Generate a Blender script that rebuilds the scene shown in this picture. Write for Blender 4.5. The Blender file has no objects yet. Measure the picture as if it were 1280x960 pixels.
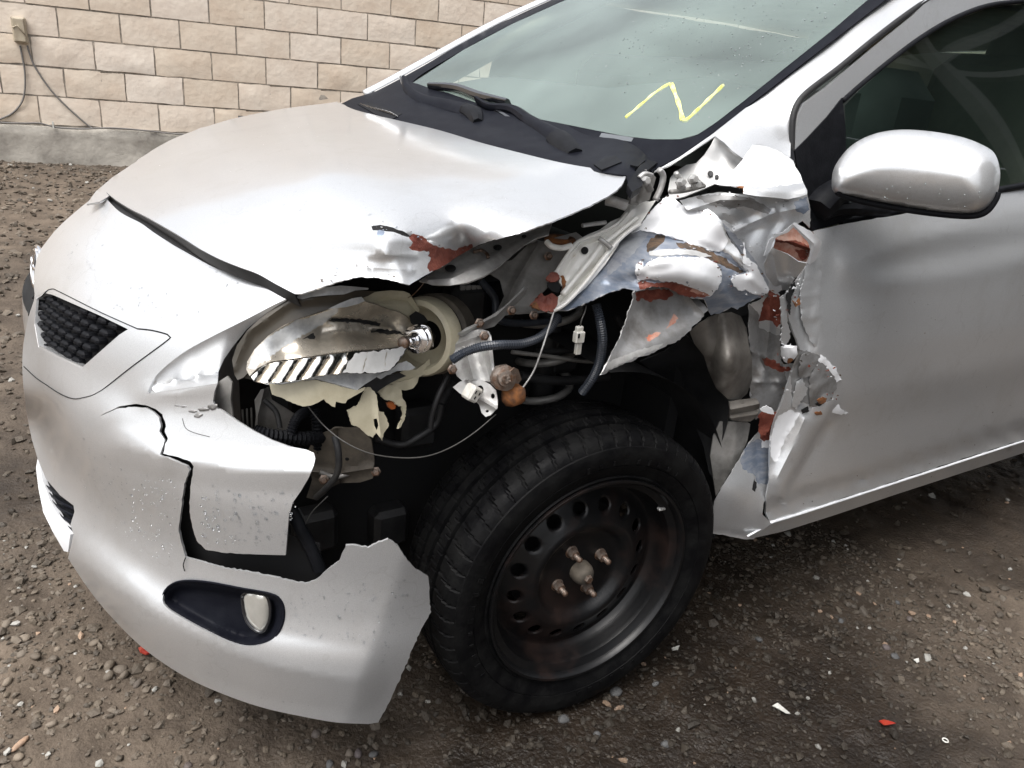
import bpy, bmesh, math, random
import numpy as np
from mathutils import Vector, Matrix, noise
from mathutils.geometry import delaunay_2d_cdt

random.seed(7)
rng = np.random.default_rng(7)
scn = bpy.context.scene
COL = scn.collection

# ------------------------------------------------------------------ camera
FOC, PITCH, ROLL, YAW = 952.78, 0.38212, 0.09701, 0.58594
CAM = np.array([-0.78911, -0.85349, 1.13082])
_f = np.array([math.sin(YAW)*math.cos(PITCH), math.cos(YAW)*math.cos(PITCH), -math.sin(PITCH)])
_r = np.array([math.cos(YAW), -math.sin(YAW), 0.0])
_u = np.cross(_r, _f)
_c, _s = math.cos(ROLL), math.sin(ROLL)
RI, UP = _c*_r+_s*_u, -_s*_r+_c*_u
FW = _f
cam = bpy.data.objects.new('camera', bpy.data.cameras.new('camera'))
COL.objects.link(cam)
cam.data.sensor_width = 36.0
cam.data.lens = FOC/1280*36.0
cam.data.clip_start = 0.02
cam.data.clip_end = 500
cam.matrix_world = Matrix(((RI[0], UP[0], -FW[0], CAM[0]), (RI[1], UP[1], -FW[1], CAM[1]), (RI[2], UP[2], -FW[2], CAM[2]), (0, 0, 0, 1)))
scn.camera = cam

# ------------------------------------------------------------------ sky, light
SUN_EL, SUN_AZ = math.radians(66), math.radians(108)
w = bpy.data.worlds.new("World"); scn.world = w; w.use_nodes = True
nt = w.node_tree; nt.nodes.clear()
sky = nt.nodes.new('ShaderNodeTexSky'); sky.sky_type = 'NISHITA'; sky.sun_disc = False
sky.sun_elevation = SUN_EL; sky.sun_rotation = -SUN_AZ
sky.air_density = 1.0; sky.dust_density = 6.0; sky.ozone_density = 1.0
hsv = nt.nodes.new('ShaderNodeHueSaturation'); hsv.inputs['Saturation'].default_value = 0.24
bg = nt.nodes.new('ShaderNodeBackground'); bg.inputs['Strength'].default_value = 0.15
wo = nt.nodes.new('ShaderNodeOutputWorld')
nt.links.new(sky.outputs[0], hsv.inputs['Color']); nt.links.new(hsv.outputs[0], bg.inputs[0]); nt.links.new(bg.outputs[0], wo.inputs[0])
sl = bpy.data.lights.new('sun', 'SUN'); sl.energy = 0.85; sl.angle = math.radians(42); sl.color = (1, 0.98, 0.95)
so = bpy.data.objects.new('sun', sl); COL.objects.link(so)
sd = Vector((math.cos(SUN_EL)*math.cos(SUN_AZ+math.pi/2), math.cos(SUN_EL)*math.sin(SUN_AZ+math.pi/2), math.sin(SUN_EL)))
so.rotation_euler = sd.to_track_quat('Z', 'Y').to_euler()
scn.view_settings.view_transform = 'Standard'; scn.view_settings.look = 'None'
scn.view_settings.exposure = 0.93; scn.view_settings.gamma = 1.0
scn.cycles.use_denoising = True
scn.cycles.max_bounces = 8

# ------------------------------------------------------------------ materials
MATS = {}
def pmat(name, col, rough=0.5, metal=0.0, coat=0.0, var=None, scale=20.0, bump=0.0, bscale=60.0, detail=6.0, spec=0.5, coatr=0.05, rvar=0.0, thr=(0.4, 0.65), aniso=None):
    """procedural material: base colour broken by noise towards var, fine bump"""
    m = bpy.data.materials.new(name); m.use_nodes = True; n = m.node_tree.nodes; L = m.node_tree.links
    b = n['Principled BSDF']
    b.inputs['Base Color'].default_value = (*col, 1); b.inputs['Roughness'].default_value = rough
    b.inputs['Metallic'].default_value = metal; b.inputs['Coat Weight'].default_value = coat
    b.inputs['Coat Roughness'].default_value = coatr; b.inputs['Specular IOR Level'].default_value = spec
    tc = n.new('ShaderNodeTexCoord')
    src = tc.outputs['Object']
    if aniso:
        mp = n.new('ShaderNodeMapping'); mp.inputs['Scale'].default_value = aniso
        L.new(src, mp.inputs[0]); src = mp.outputs[0]
    if var is not None:
        tx = n.new('ShaderNodeTexNoise'); tx.inputs['Scale'].default_value = scale; tx.inputs['Detail'].default_value = detail
        tx.inputs['Roughness'].default_value = 0.65
        L.new(src, tx.inputs['Vector'])
        r = n.new('ShaderNodeValToRGB'); r.color_ramp.elements[0].position = thr[0]; r.color_ramp.elements[1].position = thr[1]
        r.color_ramp.elements[0].color = (*col, 1); r.color_ramp.elements[1].color = (*var, 1)
        L.new(tx.outputs[0], r.inputs[0]); L.new(r.outputs[0], b.inputs['Base Color'])
        if rvar:
            mr = n.new('ShaderNodeMapRange'); mr.inputs['From Min'].default_value = thr[0]; mr.inputs['From Max'].default_value = thr[1]
            mr.inputs['To Min'].default_value = rough; mr.inputs['To Max'].default_value = rough+rvar
            L.new(tx.outputs[0], mr.inputs[0]); L.new(mr.outputs[0], b.inputs['Roughness'])
    if bump:
        tx = n.new('ShaderNodeTexNoise'); tx.inputs['Scale'].default_value = bscale; tx.inputs['Detail'].default_value = 5
        L.new(src, tx.inputs['Vector'])
        bp = n.new('ShaderNodeBump'); bp.inputs['Strength'].default_value = 1.0; bp.inputs['Distance'].default_value = bump
        L.new(tx.outputs[0], bp.inputs['Height']); L.new(bp.outputs[0], b.inputs['Normal'])
    MATS[name] = m
    return m

def paint_mat(name, col=(0.645, 0.655, 0.665)):
    m = bpy.data.materials.new(name); m.use_nodes = True; n = m.node_tree.nodes; L = m.node_tree.links
    b = n['Principled BSDF']
    b.inputs['Metallic'].default_value = 0.62; b.inputs['Roughness'].default_value = 0.34
    b.inputs['Coat Weight'].default_value = 0.9; b.inputs['Coat Roughness'].default_value = 0.06
    tc = n.new('ShaderNodeTexCoord')
    fl = n.new('ShaderNodeTexNoise'); fl.inputs['Scale'].default_value = 900; fl.inputs['Detail'].default_value = 1
    L.new(tc.outputs['Object'], fl.inputs['Vector'])
    dn = n.new('ShaderNodeTexNoise'); dn.inputs['Scale'].default_value = 6; dn.inputs['Detail'].default_value = 9; dn.inputs['Roughness'].default_value = 0.7
    L.new(tc.outputs['Object'], dn.inputs['Vector'])
    r = n.new('ShaderNodeValToRGB'); r.color_ramp.elements[0].position = 0.35; r.color_ramp.elements[1].position = 0.65
    r.color_ramp.elements[0].color = (*[c*0.93 for c in col], 1); r.color_ramp.elements[1].color = (*[min(1, c*1.07) for c in col], 1)
    L.new(fl.outputs[0], r.inputs[0])
    mx = n.new('ShaderNodeMix'); mx.data_type = 'RGBA'; mx.inputs['B'].default_value = (0.36, 0.34, 0.30, 1)
    dr = n.new('ShaderNodeMapRange'); dr.inputs['From Min'].default_value = 0.52; dr.inputs['From Max'].default_value = 0.78; dr.inputs['To Max'].default_value = 0.32
    L.new(dn.outputs[0], dr.inputs[0]); L.new(dr.outputs[0], mx.inputs['Factor'])
    L.new(r.outputs[0], mx.inputs['A']); L.new(mx.outputs['Result'], b.inputs['Base Color'])
    # fine dried-water outlines and hairline scratches
    st = n.new('ShaderNodeTexNoise'); st.inputs['Scale'].default_value = 4.5; st.inputs['Detail'].default_value = 4; L.new(tc.outputs['Object'], st.inputs['Vector'])
    sb = n.new('ShaderNodeMath'); sb.operation = 'SUBTRACT'; sb.inputs[1].default_value = 0.53; L.new(st.outputs[0], sb.inputs[0])
    sa_ = n.new('ShaderNodeMath'); sa_.operation = 'ABSOLUTE'; L.new(sb.outputs[0], sa_.inputs[0])
    sm = n.new('ShaderNodeMapRange'); sm.inputs['From Min'].default_value = 0.0; sm.inputs['From Max'].default_value = 0.004; sm.inputs['To Min'].default_value = 0.14; sm.inputs['To Max'].default_value = 0.0; L.new(sa_.outputs[0], sm.inputs[0])
    mp = n.new('ShaderNodeMapping'); mp.inputs['Scale'].default_value = (3, 40, 3); mp.inputs['Rotation'].default_value = (0.3, 0.2, 0.7); L.new(tc.outputs['Object'], mp.inputs[0])
    sc = n.new('ShaderNodeTexNoise'); sc.inputs['Scale'].default_value = 5; sc.inputs['Detail'].default_value = 6; sc.inputs['Roughness'].default_value = .8; L.new(mp.outputs[0], sc.inputs['Vector'])
    sr = n.new('ShaderNodeMapRange'); sr.inputs['From Min'].default_value = 0.70; sr.inputs['From Max'].default_value = 0.74; sr.inputs['To Max'].default_value = 0.45; L.new(sc.outputs[0], sr.inputs[0])
    mxx = n.new('ShaderNodeMath'); mxx.operation = 'MAXIMUM'; L.new(sm.outputs[0], mxx.inputs[0]); L.new(sr.outputs[0], mxx.inputs[1])
    m2_ = n.new('ShaderNodeMix'); m2_.data_type = 'RGBA'; m2_.inputs['B'].default_value = (0.30, 0.29, 0.27, 1); L.new(mxx.outputs[0], m2_.inputs['Factor']); L.new(mx.outputs['Result'], m2_.inputs['A']); L.new(m2_.outputs['Result'], b.inputs['Base Color'])
    rr = n.new('ShaderNodeMapRange'); rr.inputs['From Min'].default_value = 0.3; rr.inputs['From Max'].default_value = 0.75
    rr.inputs['To Min'].default_value = 0.04; rr.inputs['To Max'].default_value = 0.16
    L.new(dn.outputs[0], rr.inputs[0]); L.new(rr.outputs[0], b.inputs['Coat Roughness'])
    MATS[name] = m
    return m

PAINT = paint_mat('silver_paint')
pmat('bare_steel', (0.42, 0.44, 0.47), 0.42, 0.45, 0, (0.26, 0.28, 0.33), 14, 0.0004, 160, rvar=0.2, aniso=(1, 1, 4))
pmat('blue_steel', (0.20, 0.24, 0.31), 0.4, 0.45, 0, (0.36, 0.38, 0.42), 22, 0.0004, 120, rvar=0.2, aniso=(1, 1, 4))
pmat('rust_filler', (0.12, 0.024, 0.014), 0.6, 0, 0, (0.24, 0.07, 0.045), 30, 0.0015, 220)
pmat('grime_shade', (0.040, 0.032, 0.026), 0.7, 0.2, 0, (0.15, 0.09, 0.05), 45, 0.0008, 150)  # dirt colour, also used as painted shade in the fender fold
pmat('reflector_tan', (0.62, 0.57, 0.49), 0.24, 0.72, 0, (0.40, 0.36, 0.30), 30, 0.0003, 90, rvar=.2)
pmat('pink_filler', (0.50, 0.33, 0.27), 0.7, 0, 0, (0.36, 0.12, 0.07), 30, 0.0006, 220)
pmat('rust', (0.26, 0.10, 0.03), 0.85, 0, 0, (0.07, 0.035, 0.02), 60, 0.001, 300)
pmat('galvanised', (0.46, 0.46, 0.45), 0.42, 0.4, 0, (0.30, 0.29, 0.28), 30, 0.0003, 200, rvar=0.15)
pmat('apron_primer', (0.80, 0.79, 0.75), 0.42, 0.1, 0.3, (0.42, 0.34, 0.24), 22, 0.0003, 120, thr=(0.55, 0.8))
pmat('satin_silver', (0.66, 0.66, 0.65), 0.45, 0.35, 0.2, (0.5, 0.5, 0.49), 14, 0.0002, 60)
pmat('scuffed_gray', (0.30, 0.30, 0.30), 0.5, 0.5, 0.2, (0.17, 0.16, 0.15), 25, 0.0004, 90, thr=(0.45, 0.7))
pmat('taupe_steel', (0.21, 0.195, 0.175), 0.55, 0.3, 0.1, (0.09, 0.08, 0.07), 12, 0.0005, 60)
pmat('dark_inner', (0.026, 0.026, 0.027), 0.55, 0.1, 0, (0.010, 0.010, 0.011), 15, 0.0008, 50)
pmat('grey_inner', (0.30, 0.29, 0.275), 0.5, 0.3, 0.1, (0.15, 0.145, 0.135), 14, 0.0005, 60)
pmat('brown_inner', (0.13, 0.11, 0.085), 0.7, 0.1, 0, (0.04, 0.034, 0.028), 14, 0.0006, 60)
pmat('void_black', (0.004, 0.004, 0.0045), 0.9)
pmat('black_plastic', (0.007, 0.0075, 0.009), 0.5, 0, 0, (0.012, 0.0125, 0.015), 30, 0.0003, 400, spec=.08)
pmat('satin_trim', (0.006, 0.0065, 0.010), 0.45, 0, 0.0, (0.010, 0.011, 0.015), 25, 0.0002, 300, spec=.05)
pmat('gloss_black', (0.008, 0.009, 0.011), 0.12, 0, 0.6, (0.014, 0.014, 0.016), 20)
pmat('rubber', (0.012, 0.012, 0.013), 0.62, 0, 0, (0.035, 0.033, 0.03), 18, 0.0006, 220, thr=(0.5, 0.8))
pmat('wet_rubber', (0.0035, 0.0035, 0.004), 0.45, 0, 0, (0.008, 0.008, 0.008), 26, 0.0008, 160, rvar=0.25, spec=.09)
pmat('rim_black', (0.005, 0.005, 0.0055), 0.34, 0.0, 0.06, (0.017, 0.009, 0.007), 9, 0.0003, 120, rvar=0.3, thr=(0.5, 0.72), spec=.3)
pmat('stud_steel', (0.26, 0.22, 0.19), 0.45, 0.7, 0, (0.15, 0.075, 0.04), 60, 0.0005, 300)
pmat('cream_plastic', (0.50, 0.46, 0.34), 0.42, 0, 0.1, (0.40, 0.36, 0.26), 20, 0.0003, 90)
pmat('olive_plastic', (0.055, 0.046, 0.034), 0.4, 0, 0.1, (0.035, 0.03, 0.022), 12, 0.0002, 90)
pmat('chrome', (0.86, 0.85, 0.82), 0.10, 1.0, 0, (0.62, 0.57, 0.48), 14, 0.0002, 60, rvar=0.2, thr=(0.45, 0.75))
pmat('emblem_chrome', (0.8, 0.8, 0.82), 0.08, 1.0)
pmat('clear_shard', (0.55, 0.56, 0.56), 0.12, 0, 0.5, (0.35, 0.36, 0.37), 40, 0.0004, 200)
pmat('lamp_lens', (0.50, 0.49, 0.45), 0.16, 0.4, 1.0, (0.40, 0.39, 0.36), 18)
pmat('white_connector', (0.62, 0.61, 0.57), 0.4, 0, 0, (0.5, 0.48, 0.42), 60)
pmat('wire_grey', (0.045, 0.043, 0.04), 0.5)
pmat('hose_blue', (0.03, 0.037, 0.05), 0.4, 0, 0, (0.05, 0.055, 0.065), 40)
pmat('frit_gap', (0.11, 0.12, 0.13), 0.5)
pmat('amber', (0.35, 0.10, 0.03), 0.3, 0, 0.4)
pmat('yellow_paint', (0.80, 0.76, 0.12), 0.5, 0, 0, (0.86, 0.85, 0.45), 60)
pmat('beige_trim', (0.36, 0.33, 0.24), 0.8, 0, 0, (0.28, 0.26, 0.19), 9)
pmat('dark_trim', (0.06, 0.06, 0.06), 0.7, 0, 0, (0.04, 0.04, 0.04), 9)
pmat('airbag_cloth', (0.60, 0.62, 0.58), 0.85, 0, 0, (0.6, 0.61, 0.58), 6, 0.004, 9)
pmat('white_paint', (0.82, 0.83, 0.85), 0.35, 0.1, 0.5, (0.70, 0.71, 0.72), 24, thr=(0.5, 0.8))
pmat('water', (0.8, 0.82, 0.84), 0.02, 0.0, 0)
MATS['water'].node_tree.nodes['Principled BSDF'].inputs['Transmission Weight'].default_value = 1.0
MATS['water'].node_tree.nodes['Principled BSDF'].inputs['IOR'].default_value = 1.33

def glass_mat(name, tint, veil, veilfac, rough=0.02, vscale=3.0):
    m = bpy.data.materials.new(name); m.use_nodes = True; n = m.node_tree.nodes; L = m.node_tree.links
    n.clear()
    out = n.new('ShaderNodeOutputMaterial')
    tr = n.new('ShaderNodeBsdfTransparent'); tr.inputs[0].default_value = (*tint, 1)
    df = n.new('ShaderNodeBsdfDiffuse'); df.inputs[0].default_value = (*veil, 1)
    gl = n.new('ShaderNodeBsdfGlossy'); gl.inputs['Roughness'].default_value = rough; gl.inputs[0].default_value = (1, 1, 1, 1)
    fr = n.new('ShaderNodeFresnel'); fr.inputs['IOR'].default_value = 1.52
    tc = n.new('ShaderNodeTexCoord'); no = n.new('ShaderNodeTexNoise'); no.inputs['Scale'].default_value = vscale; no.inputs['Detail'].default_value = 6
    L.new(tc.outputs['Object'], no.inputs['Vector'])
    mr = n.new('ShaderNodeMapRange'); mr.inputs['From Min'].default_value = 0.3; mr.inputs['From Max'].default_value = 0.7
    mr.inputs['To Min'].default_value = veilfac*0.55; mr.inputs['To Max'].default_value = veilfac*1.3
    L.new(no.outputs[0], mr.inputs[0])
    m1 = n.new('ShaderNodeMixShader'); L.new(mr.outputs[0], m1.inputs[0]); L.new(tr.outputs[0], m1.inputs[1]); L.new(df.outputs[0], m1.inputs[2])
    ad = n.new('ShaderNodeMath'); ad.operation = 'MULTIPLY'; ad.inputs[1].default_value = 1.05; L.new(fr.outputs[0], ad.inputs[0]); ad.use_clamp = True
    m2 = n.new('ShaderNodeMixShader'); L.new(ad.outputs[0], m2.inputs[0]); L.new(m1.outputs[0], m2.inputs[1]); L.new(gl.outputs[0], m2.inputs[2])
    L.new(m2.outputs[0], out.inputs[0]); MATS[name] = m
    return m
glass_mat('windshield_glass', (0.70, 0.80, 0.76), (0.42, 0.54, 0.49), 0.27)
glass_mat('side_glass', (0.26, 0.36, 0.32), (0.20, 0.28, 0.25), 0.04)

# ------------------------------------------------------------------ rays and depth fields
def rays(px, py):
    px = np.asarray(px, float); py = np.asarray(py, float)
    return FW + RI*((px-640)/FOC)[..., None] - UP*((py-480)/FOC)[..., None]
def P3(px, py, t):
    return CAM + rays(px, py)*np.asarray(t)[..., None]
def tof(px, py, ax, v):
    if ax == 't': return v
    return (v-CAM[ax])/rays(px, py)[ax]
def U(px, py, ax, v):
    return CAM+rays(px, py)*tof(px, py, ax, v)
def pix(P):
    d = np.asarray(P, float)-CAM; z = d@FW
    return np.stack([640+FOC*(d@RI)/z, 480-FOC*(d@UP)/z], -1)
def RB(ctrl, lam=1e-6):
    """smooth surface through photogrammetric control points (pixel + one world coordinate)"""
    q = np.array([[c[0]/100., c[1]/100.] for c in ctrl]); v = np.array([1/tof(*c) for c in ctrl])
    n = len(q)
    if n < 3:
        m = float(np.mean(1/v)); return lambda x, y: np.full(np.shape(x), m)
    def K(a, b):
        d = np.linalg.norm(a[:, None]-b[None], axis=2); return np.where(d > 0, d*d*np.log(d+1e-12), 0)
    A = np.zeros((n+3, n+3)); A[:n, :n] = K(q, q)+lam*np.eye(n); A[:n, n] = 1; A[:n, n+1:] = q; A[n, :n] = 1; A[n+1:, :n] = q.T
    if n == 3: A[:n, :n] = 0; A[:n, :n] += 1e-12*np.eye(3)
    sol = np.linalg.lstsq(A, np.concatenate([v, [0, 0, 0]]), rcond=None)[0]
    def f(x, y):
        x = np.atleast_1d(np.asarray(x, float)); y = np.atleast_1d(np.asarray(y, float)); Q = np.stack([x/100, y/100], 1)
        return 1/(K(Q, q)@sol[:n]+sol[n]+Q@sol[n+1:])
    return f
def XYZ(axis, val):                      # flat sheet at a world coordinate
    def f(x, y):
        x = np.atleast_1d(np.asarray(x, float)); y = np.atleast_1d(np.asarray(y, float))
        return (val-CAM[axis])/rays(x, y)[:, axis]
    return f
def IMP(F, t0=.6, t1=4.0, n=900):        # first hit of an implicit body surface
    def f(x, y):
        x = np.atleast_1d(np.asarray(x, float)); y = np.atleast_1d(np.asarray(y, float)); D = rays(x, y)
        ts = np.linspace(t0, t1, n); res = np.empty(len(x))
        for a in range(0, len(x), 400):
            d = D[a:a+400]; P = CAM+ts[None, :, None]*d[:, None]; V = F(P); neg = V < 0
            hit = neg.any(1); k = np.where(hit, neg.argmax(1), V.argmin(1)); k = np.clip(k, 1, n-1); i = np.arange(len(d))
            v0, v1 = V[i, k-1], V[i, k]; fr = np.where(hit & (v0 > 0), v0/(v0-v1+1e-12), 0.5)
            res[a:a+400] = ts[k-1]+(ts[k]-ts[k-1])*np.clip(fr, 0, 1)
        return res
    return f
def OFF(f, d): return lambda x, y: f(x, y)+d

# ------------------------------------------------------------------ 2D helpers
def inside(poly, X, Y):
    poly = np.asarray(poly, float); X = np.asarray(X); Y = np.asarray(Y); c = np.zeros(X.shape, bool)
    x0, y0 = poly[:, 0], poly[:, 1]; x1, y1 = np.roll(x0, -1), np.roll(y0, -1)
    for a, b, p, q in zip(x0, y0, x1, y1):
        if b == q: continue
        m = ((b > Y) != (q > Y)) & (X < (p-a)*(Y-b)/(q-b)+a); c ^= m
    return c
def pdist(pl, X, Y, closed=False):
    pl = np.asarray(pl, float); n = len(pl); D = np.full(np.shape(X), 1e9)
    for i in range(n if closed else n-1):
        a, b = pl[i], pl[(i+1) % n]; ab = b-a; L2 = ab@ab+1e-12
        s = np.clip(((X-a[0])*ab[0]+(Y-a[1])*ab[1])/L2, 0, 1)
        D = np.minimum(D, np.hypot(X-a[0]-s*ab[0], Y-a[1]-s*ab[1]))
    return D
def smoothpts(pts, step=6, closed=True):
    pts = np.asarray(pts, float); n = len(pts); out = []
    for i in range(n if closed else n-1):
        if closed: p0, p1, p2, p3 = pts[i-1], pts[i], pts[(i+1) % n], pts[(i+2) % n]
        else: p0, p1, p2, p3 = pts[max(i-1, 0)], pts[i], pts[i+1], pts[min(i+2, n-1)]
        k = max(1, int(np.linalg.norm(p2-p1)/step+.5))
        for j in range(k):
            t = j/k; out.append(.5*((2*p1)+(-p0+p2)*t+(2*p0-5*p1+4*p2-p3)*t*t+(-p0+3*p1-3*p2+p3)*t**3))
    if not closed: out.append(pts[-1])
    return np.array(out)
def linpts(pts, step=6, closed=True, jag=0.0):
    pts = np.asarray(pts, float); n = len(pts); out = []
    for i in range(n if closed else n-1):
        a, b = pts[i], pts[(i+1) % n]; k = max(1, int(np.linalg.norm(b-a)/step+.5)); nn = np.array([-(b-a)[1], (b-a)[0]])/(np.linalg.norm(b-a)+1e-9)
        for j in range(k):
            o = a+(b-a)*j/k
            if jag and j: o = o+nn*rng.normal(0, jag)
            out.append(o)
    if not closed: out.append(pts[-1])
    return np.array(out)

# ------------------------------------------------------------------ objects
ORG = {}
def link(name, verts, faces, mats, parent=None, midx=None, smooth=True, kind=None, label=None):
    verts = np.asarray(verts, float)
    me = bpy.data.meshes.new(name)
    o = bpy.data.objects.new(name, me); COL.objects.link(o)
    org = np.zeros(3) if parent is None and kind == 'structure' else (verts.min(0)+verts.max(0))/2
    me.from_pydata((verts-org).tolist(), [], [tuple(int(i) for i in f) for f in faces])
    if not isinstance(mats, (list, tuple)): mats = [mats]
    for m in mats: me.materials.append(MATS[m] if isinstance(m, str) else m)
    if midx is not None: me.polygons.foreach_set('material_index', np.asarray(midx, np.int32))
    if smooth is True: me.polygons.foreach_set('use_smooth', np.ones(len(me.polygons), bool))
    elif smooth: 
        me.polygons.foreach_set('use_smooth', np.ones(len(me.polygons), bool)); me.set_sharp_from_angle(angle=math.radians(smooth))
    me.update()
    place(o, org, parent)
    if kind: o['kind'] = kind
    if label: o['label'] = label
    return o
def place(o, org, parent):
    ORG[o.name] = np.asarray(org, float)
    if parent is not None:
        o.parent = parent; o.location = org-ORG[parent.name]
    else: o.location = org
def thing(name, loc, label, cat, group=None):
    o = bpy.data.objects.new(name, None); COL.objects.link(o); o.empty_display_size = .1
    place(o, np.array(loc, float), None); o['label'] = label; o['category'] = cat
    if group: o['group'] = group
    return o
def tag(o, label, cat, group=None):
    o['label'] = label; o['category'] = cat
    if group: o['group'] = group
    return o

def vnormals(V, Fs):
    N = np.zeros_like(V); F = np.asarray(Fs)
    fn = np.cross(V[F[:, 1]]-V[F[:, 0]], V[F[:, 2]]-V[F[:, 0]])
    for i in range(3): np.add.at(N, F[:, i], fn)
    return N/(np.linalg.norm(N, axis=1)[:, None]+1e-12)

def sheet(outline, depth, step=7, holes=(), patches=(), creases=(), th=.002, bulge=None, rough=0.0, rscale=25.0):
    """triangulated real surface with thickness; returns verts, faces, material indices"""
    loops = [np.asarray(outline, float)]+[np.asarray(h, float) for h in holes]
    pts, edges = [], []
    for lp in loops:
        b = len(pts); pts += [tuple(q) for q in lp]; edges += [(b+i, b+(i+1) % len(lp)) for i in range(len(lp))]
    pat = [np.asarray(p[1], float) for p in patches]
    for lp in pat:
        b = len(pts); pts += [tuple(q) for q in lp]; edges += [(b+i, b+(i+1) % len(lp)) for i in range(len(lp))]
    cl = []
    for c in creases:
        pl = linpts(c[0], step*.8, False); cl.append(pl); m = inside(loops[0], pl[:, 0], pl[:, 1])&(pdist(loops[0], pl[:, 0], pl[:, 1], True) > .8)
        prev = None
        for q, k in zip(pl, m):
            if k:
                pts.append(tuple(q))
                if prev is not None: edges.append((prev, len(pts)-1))
                prev = len(pts)-1
            else: prev = None
    O = loops[0]; x0, y0 = O.min(0); x1, y1 = O.max(0)
    gy = np.arange(y0, y1, step*.87); G = []
    for i, y in enumerate(gy):
        gx = np.arange(x0+(step/2 if i % 2 else 0), x1, step); G.append(np.stack([gx, np.full(len(gx), y)], 1))
    if G:
        G = np.concatenate(G); k = inside(O, G[:, 0], G[:, 1])
        for lp in loops: k &= pdist(lp, G[:, 0], G[:, 1], True) > step*.45
        for h in loops[1:]: k &= ~inside(h, G[:, 0], G[:, 1])
        for lp in pat: k &= pdist(lp, G[:, 0], G[:, 1], True) > step*.3
        for lp in cl: k &= pdist(lp, G[:, 0], G[:, 1]) > step*.3
        pts += [tuple(q) for q in G[k]]
    r = delaunay_2d_cdt([Vector(q) for q in pts], edges, [], 0, 1e-4, False)
    V2 = np.array([tuple(v) for v in r[0]]); T = np.array([f for f in r[2] if len(f) == 3])
    cx = V2[T].mean(1); k = inside(O, cx[:, 0], cx[:, 1])
    for h in loops[1:]: k &= ~inside(h, cx[:, 0], cx[:, 1])
    T = T[k]; cx = cx[k]
    used = np.unique(T); mp = -np.ones(len(V2), int); mp[used] = np.arange(len(used)); V2 = V2[used]; T = mp[T]
    t = depth(V2[:, 0], V2[:, 1])
    for c in creases:
        d = pdist(c[0], V2[:, 0], V2[:, 1]); amp, wd = c[1], c[2]; md = c[3] if len(c) > 3 else 's'
        if md == 's': g = np.maximum(0, 1-d/wd)
        else: g = np.exp(-(d/wd)**2)
        t = t+amp*g
    if bulge:
        D, H = bulge; d = np.min([pdist(lp, V2[:, 0], V2[:, 1], True) for lp in loops], axis=0)
        t = t-H*np.sqrt(np.maximum(0, 1-(1-np.minimum(d/D, 1))**2))
    V = P3(V2[:, 0], V2[:, 1], t)
    if rough:
        nz = np.array([noise.fractal(Vector(v*rscale), .9, 2.1, 3) for v in V]); V = V+rays(V2[:, 0], V2[:, 1])*(nz*rough)[:, None]
    # orient to camera
    a = V[T[:, 1]]-V[T[:, 0]]; b = V[T[:, 2]]-V[T[:, 0]]; n = np.cross(a, b); fl = ((CAM-V[T].mean(1))*n).sum(1) < 0
    T[fl] = T[fl][:, ::-1]
    N = vnormals(V, T); nv = len(V)
    mi = np.zeros(len(T), int)
    for j, (m_, pl) in enumerate(patches): mi[inside(pl, cx[:, 0], cx[:, 1])] = m_
    faces = [tuple(x) for x in T]; mids = list(mi)
    if th:
        VB = V-N*th
        cnt = {}
        for fi, tr in enumerate(T):
            for i in range(3):
                e = (tr[i], tr[(i+1) % 3]); cnt[e] = fi
        faces += [(x[2]+nv, x[1]+nv, x[0]+nv) for x in T]; mids += list(mi)
        for (a_, b_), fi in cnt.items():
            if (b_, a_) not in cnt: faces.append((b_, a_, a_+nv, b_+nv)); mids.append(mi[fi])
        V = np.concatenate([V, VB])
    return V, faces, mids
def merge(parts):
    V, Fs, M, b = [], [], [], 0
    for v, f, m in parts:
        V.append(np.asarray(v, float)); Fs += [tuple(i+b for i in x) for x in f]; M += list(m); b += len(v)
    return np.concatenate(V), Fs, M
def panel(name, outline, depth, mats, parent, smooth=40, kind=None, label=None, jag=0.0, sm=False, **k):
    st = k.get('step', 7)
    ol = smoothpts(outline, st*.8) if sm else linpts(outline, st*.7, True, jag)
    k['holes'] = [h if isinstance(h, np.ndarray) else linpts(h, st*.6) for h in k.get('holes', [])]
    k['patches'] = [(m, linpts(p, 3, True, .7)) for m, p in k.get('patches', [])]
    V, Fs, M = sheet(ol, depth, **k)
    return link(name, V, Fs, mats, parent, M, smooth, kind, label)

def sweep(pts, wa, wb, n=8, up=None, closed_ends=True, prof=None):
    """tube or flat bar along 3D points; wa across, wb along up"""
    P = np.asarray(pts, float); m = len(P); wa = np.broadcast_to(wa, (m,)); wb = np.broadcast_to(wb, (m,))
    T = np.gradient(P, axis=0); T /= np.linalg.norm(T, axis=1)[:, None]+1e-12
    V = []; Uv = np.array(up, float) if up is not None else (np.array([0, 0, 1.]) if abs(T[0][2]) < .9 else np.array([0, 1., 0]))
    for i in range(m):
        s = np.cross(T[i], Uv); s /= np.linalg.norm(s)+1e-12; u = np.cross(s, T[i])
        if up is None: Uv = u
        for j in range(n):
            a = 2*math.pi*(j+.5)/n; ca, sa = math.cos(a), math.sin(a)
            if n == 4: ca, sa = ca*1.414, sa*1.414
            V.append(P[i]+s*ca*wa[i]+u*sa*wb[i])
    Fs = [(i*n+j, i*n+(j+1) % n, (i+1)*n+(j+1) % n, (i+1)*n+j) for i in range(m-1) for j in range(n)]
    Fs.append(tuple(range(n-1, -1, -1))); Fs.append(tuple(range((m-1)*n, m*n)))
    return np.array(V), Fs, [0]*len(Fs)
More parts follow.
